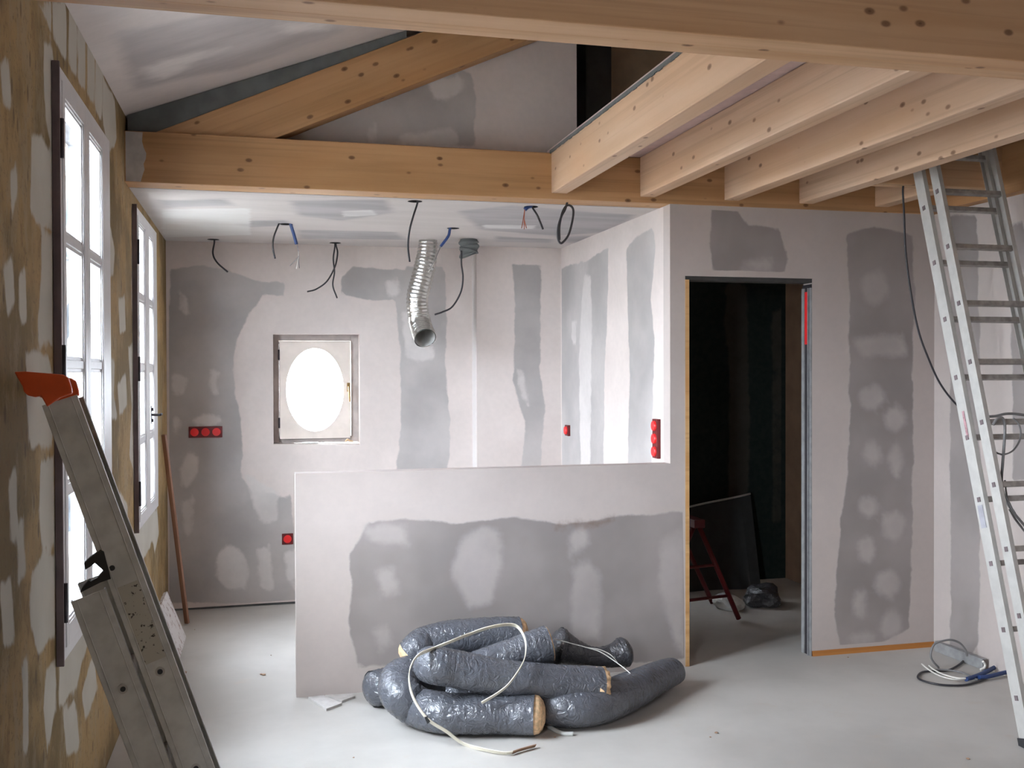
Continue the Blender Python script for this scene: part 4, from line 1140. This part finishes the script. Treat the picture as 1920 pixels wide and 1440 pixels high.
cable_mb([(3.425,4.306,0.02), (3.365,4.313,0.02), (3.335,4.375,0.02), (3.342,4.467,0.02), (3.375,4.585,0.02)], .004).build('wire', m_wirew, cd)
cable_mb([(3.418,4.297,0.026), (3.375,4.317,0.026), (3.354,4.387,0.026), (3.359,4.461,0.026), (3.381,4.533,0.026)], .004).build('wire', m_wirew, cd)
cable_mb([(3.587,4.4,0.027), (3.609,4.4,0.036), (3.615,4.4,0.052), (3.602,4.4,0.07)], .006).build('tie', m_wirew, cd)
ra0, ra1 = Vector([(3.644,4.84,0.03)][0]), Vector([(3.657,4.467,0.03)][0])
rd = (ra1 - ra0).normalized(); rs = Vector((0, 0, 1)).cross(rd)
rail = MB().obox((ra0 + ra1) / 2 + Vector((0, 0, .0)), (ra1 - ra0) / 2, rs * .0015, Vector((0, 0, .028))).obox((ra0 + ra1) / 2 + rs * .012 + Vector((0, 0, -.0265)), (ra1 - ra0) / 2, rs * .012, Vector((0, 0, .0015))).obox((ra0 + ra1) / 2 + rs * .012 + Vector((0, 0, .0265)), (ra1 - ra0) / 2, rs * .012, Vector((0, 0, .0015)))
rail = rail.build('metal_profile', m_galv, origin=tuple(ra0 - Vector((0, 0, .03))))
tag(rail, 'short galvanised channel lying on the floor in the corner by the cable coil', 'metal profile')

# ---------------------------------------------------------------- insulated ducts heaped on the floor
def duct(name_label, pts, r0, flat=1.0, mat=None, seed=1, wr=.05, ends=(None, None), dens=14, cat='duct', taper=None, group='insulated ducts heaped in front of the half wall', hollow=(False, False)):
    mat = mat or m_jack
    P = smooth_path(pts, dens)
    rnd = random.Random(seed)
    o3 = Vector((seed * 3.1, 0, 0))
    r = empty('insulated_duct', (P[0].x, P[0].y, 0))
    tag(r, name_label, cat, group)
    L = sum((P[i + 1] - P[i]).length for i in range(len(P) - 1))
    N = len(P)
    def fn(t, a):
        q1 = noise.noise(Vector((math.cos(a) * .9, math.sin(a) * .9, t * L * 9)) + o3)
        q2 = noise.noise(Vector((math.cos(a) * 2.4, math.sin(a) * 2.4, t * L * 45)) + o3)
        ridge = (1 - abs(q2)) ** 3
        return 1 + wr * q1 + wr * .75 * (ridge - .6)
    def rad(t):
        q = r0
        if taper: q *= taper(t)
        return q
    # resample densely
    D2 = []
    for i in range(N - 1):
        D2 += [P[i].lerp(P[i + 1], k / 3) for k in range(3)]
    D2.append(P[-1])
    skin = MB().tube(D2, rad, n=40, flat=flat, fn=fn, caps=False)
    sk = skin.build('plastic_jacket', mat, r)
    for end, kind in zip((0, 1), ends):
        p = P[0] if end == 0 else P[-1]
        t_ = (P[0] - P[1]).normalized() if end == 0 else (P[-1] - P[-2]).normalized()
        re = rad(end)
        if kind == 'wool':            # bulging end with cream wool showing
            pts2 = [p - t_ * .03, p, p + t_ * .018, p + t_ * .034, p + t_ * .045]
            sc = [.90, .97, .90, .70, .35]
            MB().tube(pts2, lambda t: re * sc[min(4, int(round(t * 4)))], n=28, flat=flat, fn=lambda t, a: 1 + .05 * noise.noise(Vector((math.cos(a) * 3, math.sin(a) * 3, t * 5)) + o3)).build('insulation', m_insul, r)
        elif kind == 'ragged':        # straight cut with a ragged wool rim
            pts2 = [p - t_ * .03, p, p + t_ * .020, p + t_ * .030]
            MB().tube(pts2, lambda t: re * (.96 if t < .9 else .6), n=36, flat=flat, fn=lambda t, a: 1 + .22 * noise.noise(Vector((math.cos(a) * 5, math.sin(a) * 5, t * 3)) + o3)).build('insulation', m_insul, r)
        elif kind == 'hollow':        # open mouth: wool ring with the dark bore
            MB().tube([p - t_ * .05, p - t_ * .02, p + t_ * .006], lambda t: re * .93, n=30, flat=flat, caps=False).build('insulation', m_insul, r)
            MB().tube([p - t_ * .045, p - t_ * .02, p + t_ * .0], lambda t: re * .80, n=30, flat=flat, caps=True).build('bore', m_hole, r)
        elif kind == 'closed':
            pts2 = [p - t_ * .02, p, p + t_ * .02, p + t_ * .035]
            sc = [.98, .97, .75, .3]
            MB().tube(pts2, lambda t: re * sc[min(3, int(round(t * 3)))], n=28, flat=flat).build('jacket_end', mat, r)
    return r

duct('grey insulated duct at the front of the heap, hooked left end, cream right end',
     [(1.134,4.153,0.088), (0.996,4.202,0.088), (0.86,4.23,0.088), (0.73,4.292,0.088), (0.652,4.392,0.088)] + [(0.591,4.4,0.138)] + [(0.588,4.48,0.166)] + [(0.631,4.55,0.181)] + [(0.721,4.6,0.174)], .094, .92, seed=1, wr=.06, ends=('wool', None))
duct('long grey insulated duct running from the heap right to the doorway edge',
     [(0.82,4.499,0.088), (1.046,4.41,0.088), (1.175,4.33,0.088), (1.29,4.212,0.088), (1.441,4.217,0.088), (1.643,4.349,0.088), (1.821,4.495,0.088), (1.964,4.591,0.088)], .098, .9, seed=2, wr=.035, ends=(None, 'closed'), taper=lambda t: 1 - .26 * max(0, t - .65) / .35)
duct('grey insulated duct across the middle of the heap with ragged cream cut end',
     [(1.462,4.235,0.169), (1.272,4.235,0.191), (1.053,4.235,0.225), (0.886,4.235,0.264)] + [(0.781,4.24,0.293), (0.722,4.24,0.307)] + [(0.7,4.3,0.296)] , .083, .95, seed=3, wr=.045, ends=('ragged', 'closed'))
duct('grey insulated duct rising behind the middle one to an open mouth',
     [(0.826,4.42,0.214), (0.949,4.42,0.239), (1.074,4.42,0.268), (1.175,4.42,0.296), (1.272,4.42,0.314)], .078, 1.0, seed=4, wr=.05, ends=('closed', 'hollow'), taper=lambda t: .85 + .25 * t)
duct('grey insulated duct at the top back of the heap, against the half wall',
     [(1.201,4.7,0.291), (1.036,4.7,0.3), (0.879,4.7,0.3), (0.75,4.7,0.281)] + [(0.7,4.66,0.269), (0.672,4.66,0.241)], .086, 1.0, seed=5, wr=.05, ends=('wool', 'wool'), taper=lambda t: 1 - .12 * t)
duct('blackish crumpled duct with a rounded right end, behind the heap below the half wall',
     [(1.366,4.6,0.249), (1.45,4.6,0.217), (1.545,4.6,0.185), (1.641,4.6,0.183), (1.715,4.6,0.199)], .078, 1.0, m_jack_d, seed=6, wr=.07, ends=('closed', 'closed'), taper=lambda t: 1.22 - .45 * math.sin(t * PI) - .25 * t)
duct('dark grey duct end lying on the floor at the far left of the heap',
     [(0.494,4.686,0.086), (0.587,4.728,0.086), (0.749,4.702,0.086), (0.992,4.623,0.086), (1.229,4.528,0.086), (1.371,4.475,0.086)], .090, .92, m_jack, seed=7, wr=.05, ends=('closed', 'closed'))

# cream plastic band looping over the heap
def band():
    pts = [tuple(p_) for p_ in [(1.095,4.002,0.012), (1.028,3.976,0.012), (0.959,3.952,0.012)]] + [tuple(p_) for p_ in [(0.873,4.016,0.012), (0.806,4.101,0.012)]] + \
        [(0.738,4.1,0.068), (0.666,4.1,0.119)] + [(0.623,4.11,0.173), (0.592,4.11,0.238), (0.581,4.11,0.301), (0.59,4.11,0.354)] + [(0.626,4.14,0.387)] + \
        [(0.701,4.22,0.387), (0.777,4.22,0.412)] + [(0.876,4.3,0.417), (0.96,4.3,0.44)] + [(1.052,4.33,0.441), (1.102,4.33,0.428)] + [(1.123,4.3,0.394)] + [(1.12,4.25,0.36)] + [(1.092,4.17,0.329)] + [(1.052,4.12,0.294), (1.005,4.12,0.236), (0.954,4.12,0.201), (0.891,4.12,0.17)]
    P = smooth_path(pts, 6)
    r = empty('plastic_band', P[0])
    tag(r, 'cream flat plastic band looping over the heap of ducts and ending on the floor', 'band')
    def strip(P, w, th, name, mat, par):
        v, f = [], []
        N = len(P)
        for i in range(N):
            t_ = (P[min(i + 1, N - 1)] - P[max(i - 1, 0)]).normalized()
            a = i / (N - 1)
            wd = Vector((0, -.62, .78))
            wd = (wd - t_ * wd.dot(t_)).normalized()
            nn = t_.cross(wd)
            for s1, s2 in ((-1, -1), (1, -1), (1, 1), (-1, 1)):
                v.append(P[i] + wd * w * s1 + nn * th * s2)
        for i in range(N - 1):
            for k in range(4):
                f.append((i * 4 + k, i * 4 + (k + 1) % 4, (i + 1) * 4 + (k + 1) % 4, (i + 1) * 4 + k))
        f += [(3, 2, 1, 0), tuple((N - 1) * 4 + k for k in range(4))]
        return MB().add(v, f).build(name, mat, par)
    strip(P[10:], .0095, .0016, 'strip', m_tie, r)
    strip(P[:11], .0095, .0016, 'split_end', m_tie_b, r)
    q = Vector([(0.655,4.1,0.127)][0])
    MB().obox(q, (.006, 0, .004), (0, .006, 0), (-.006, 0, .013)).build('zip_tie', m_black, r)
band()
sc_ = cable_mb([(1.201,4.289,0.008), (1.221,4.187,0.008), (1.249,4.12,0.008), (1.292,4.102,0.008)], .010).build('grey_band_end', m_alu, origin=(1.3, 4.2, 0))
tag(sc_, 'short light grey strip end on the floor beside the cream-ended duct', 'strip')
# thin string tied round the right-hand ducts
sr = empty('tie_string', (1.8, 4.5, .3))
tag(sr, 'thin pale string stretched over the dark duct and tied to the long right-hand duct', 'string')
cable_mb([(1.326,4.5,0.314)] + [(1.402,4.49,0.291), (1.481,4.49,0.265)] + [(1.534,4.45,0.252)] + [(1.59,4.42,0.216)] + [(1.634,4.36,0.183)] + [(1.676,4.32,0.139)], .0022).build('string', m_wirew, sr)
cable_mb([(1.471,4.46,0.274), (1.537,4.46,0.259)] + [(1.584,4.44,0.236), (1.618,4.44,0.198)], .0018).build('string', m_wirew, sr)

# ---------------------------------------------------------------- outside
gr = MB().box((-40, -30, -.9), (-.9, 60, -.7)).box((-.9, 7.3, -.9), (40, 60, -.7)).box((-.9, -30, -.9), (40, -4.0, -.7)).build('ground', m_bounce_ground)
tag(gr, 'ground outside the windows, made pale to bounce light indoors', kind='structure')
hg = bmesh.new()  # hedge added to keep the left-hand panes from blowing out
bmesh.ops.create_grid(hg, x_segments=160, y_segments=60, size=1)
for vv in hg.verts:
    x, z = vv.co.x * 7.0, (vv.co.y + 1) * 2.6
    q_ = noise.fractal(Vector((x * 1.1, z * .35, 2)), 1.0, 2.0, 5)
    vv.co = Vector((-8.0 + x, 16 + q_ * .9 + x * -.15, -.7 + z * (1 + .12 * noise.noise(Vector((x * .8, 0, 0))))))
hm = bpy.data.meshes.new('hedge'); hg.to_mesh(hm); hg.free()
hm.materials.append(plain('grey_green_hedge', srgb(52, 60, 66), .9, var=.5, scale=2.2))
ho = bpy.data.objects.new('hedge', hm); COL.objects.link(ho)
sm_ = ho.modifiers.new('thickness', 'SOLIDIFY'); sm_.thickness = .8
tag(ho, 'tall grey-green hedge added to dim the view through the left-hand windows', 'hedge')
def tree(x, y, h, seed, label):
    rnd = random.Random(seed)
    r = empty('bare_tree', (x, y, -.7))
    tag(r, label, 'tree', 'bare trees seen through the windows')
    tr = MB(); br = MB()
    def grow(p, d, L, rad, lev):
        q = p + d * L
        mb = tr if lev == 0 else br
        mb.tube([p, p.lerp(q, .5) + Vector((rnd.uniform(-1, 1), rnd.uniform(-1, 1), 0)) * L * .05, q], lambda t: rad * (1 - .35 * t), n=6, caps=False)
        if lev >= 4: return
        for k in range(3 if lev else 5):
            dd = (d + Vector((rnd.uniform(-1, 1), rnd.uniform(-1, 1), rnd.uniform(-.1, .8))) * .75).normalized()
            grow(p.lerp(q, rnd.uniform(.5, 1)), dd, L * rnd.uniform(.55, .75), rad * .5, lev + 1)
    grow(Vector((x, y, -.7)), Vector((rnd.uniform(-.1, .1), rnd.uniform(-.1, .1), 1)).normalized(), h * .4, h * .028, 0)
    tr.build('trunk', m_bark, r); br.build('branches', m_bark, r)
tree(-2.0, 10.5, 6, 1, 'bare tree outside the window nearest the camera')
tree(-6.5, 5, 7, 2, 'bare tree outside, second from the house')
tree(-8.3, 11, 9, 3, 'bare tree standing furthest down the garden')
tree(-13, 8, 10, 5, 'tall bare tree at the far left of the garden')
tree(-.2, 24, 9, 4, 'bare tree whose branches cross the oval window')
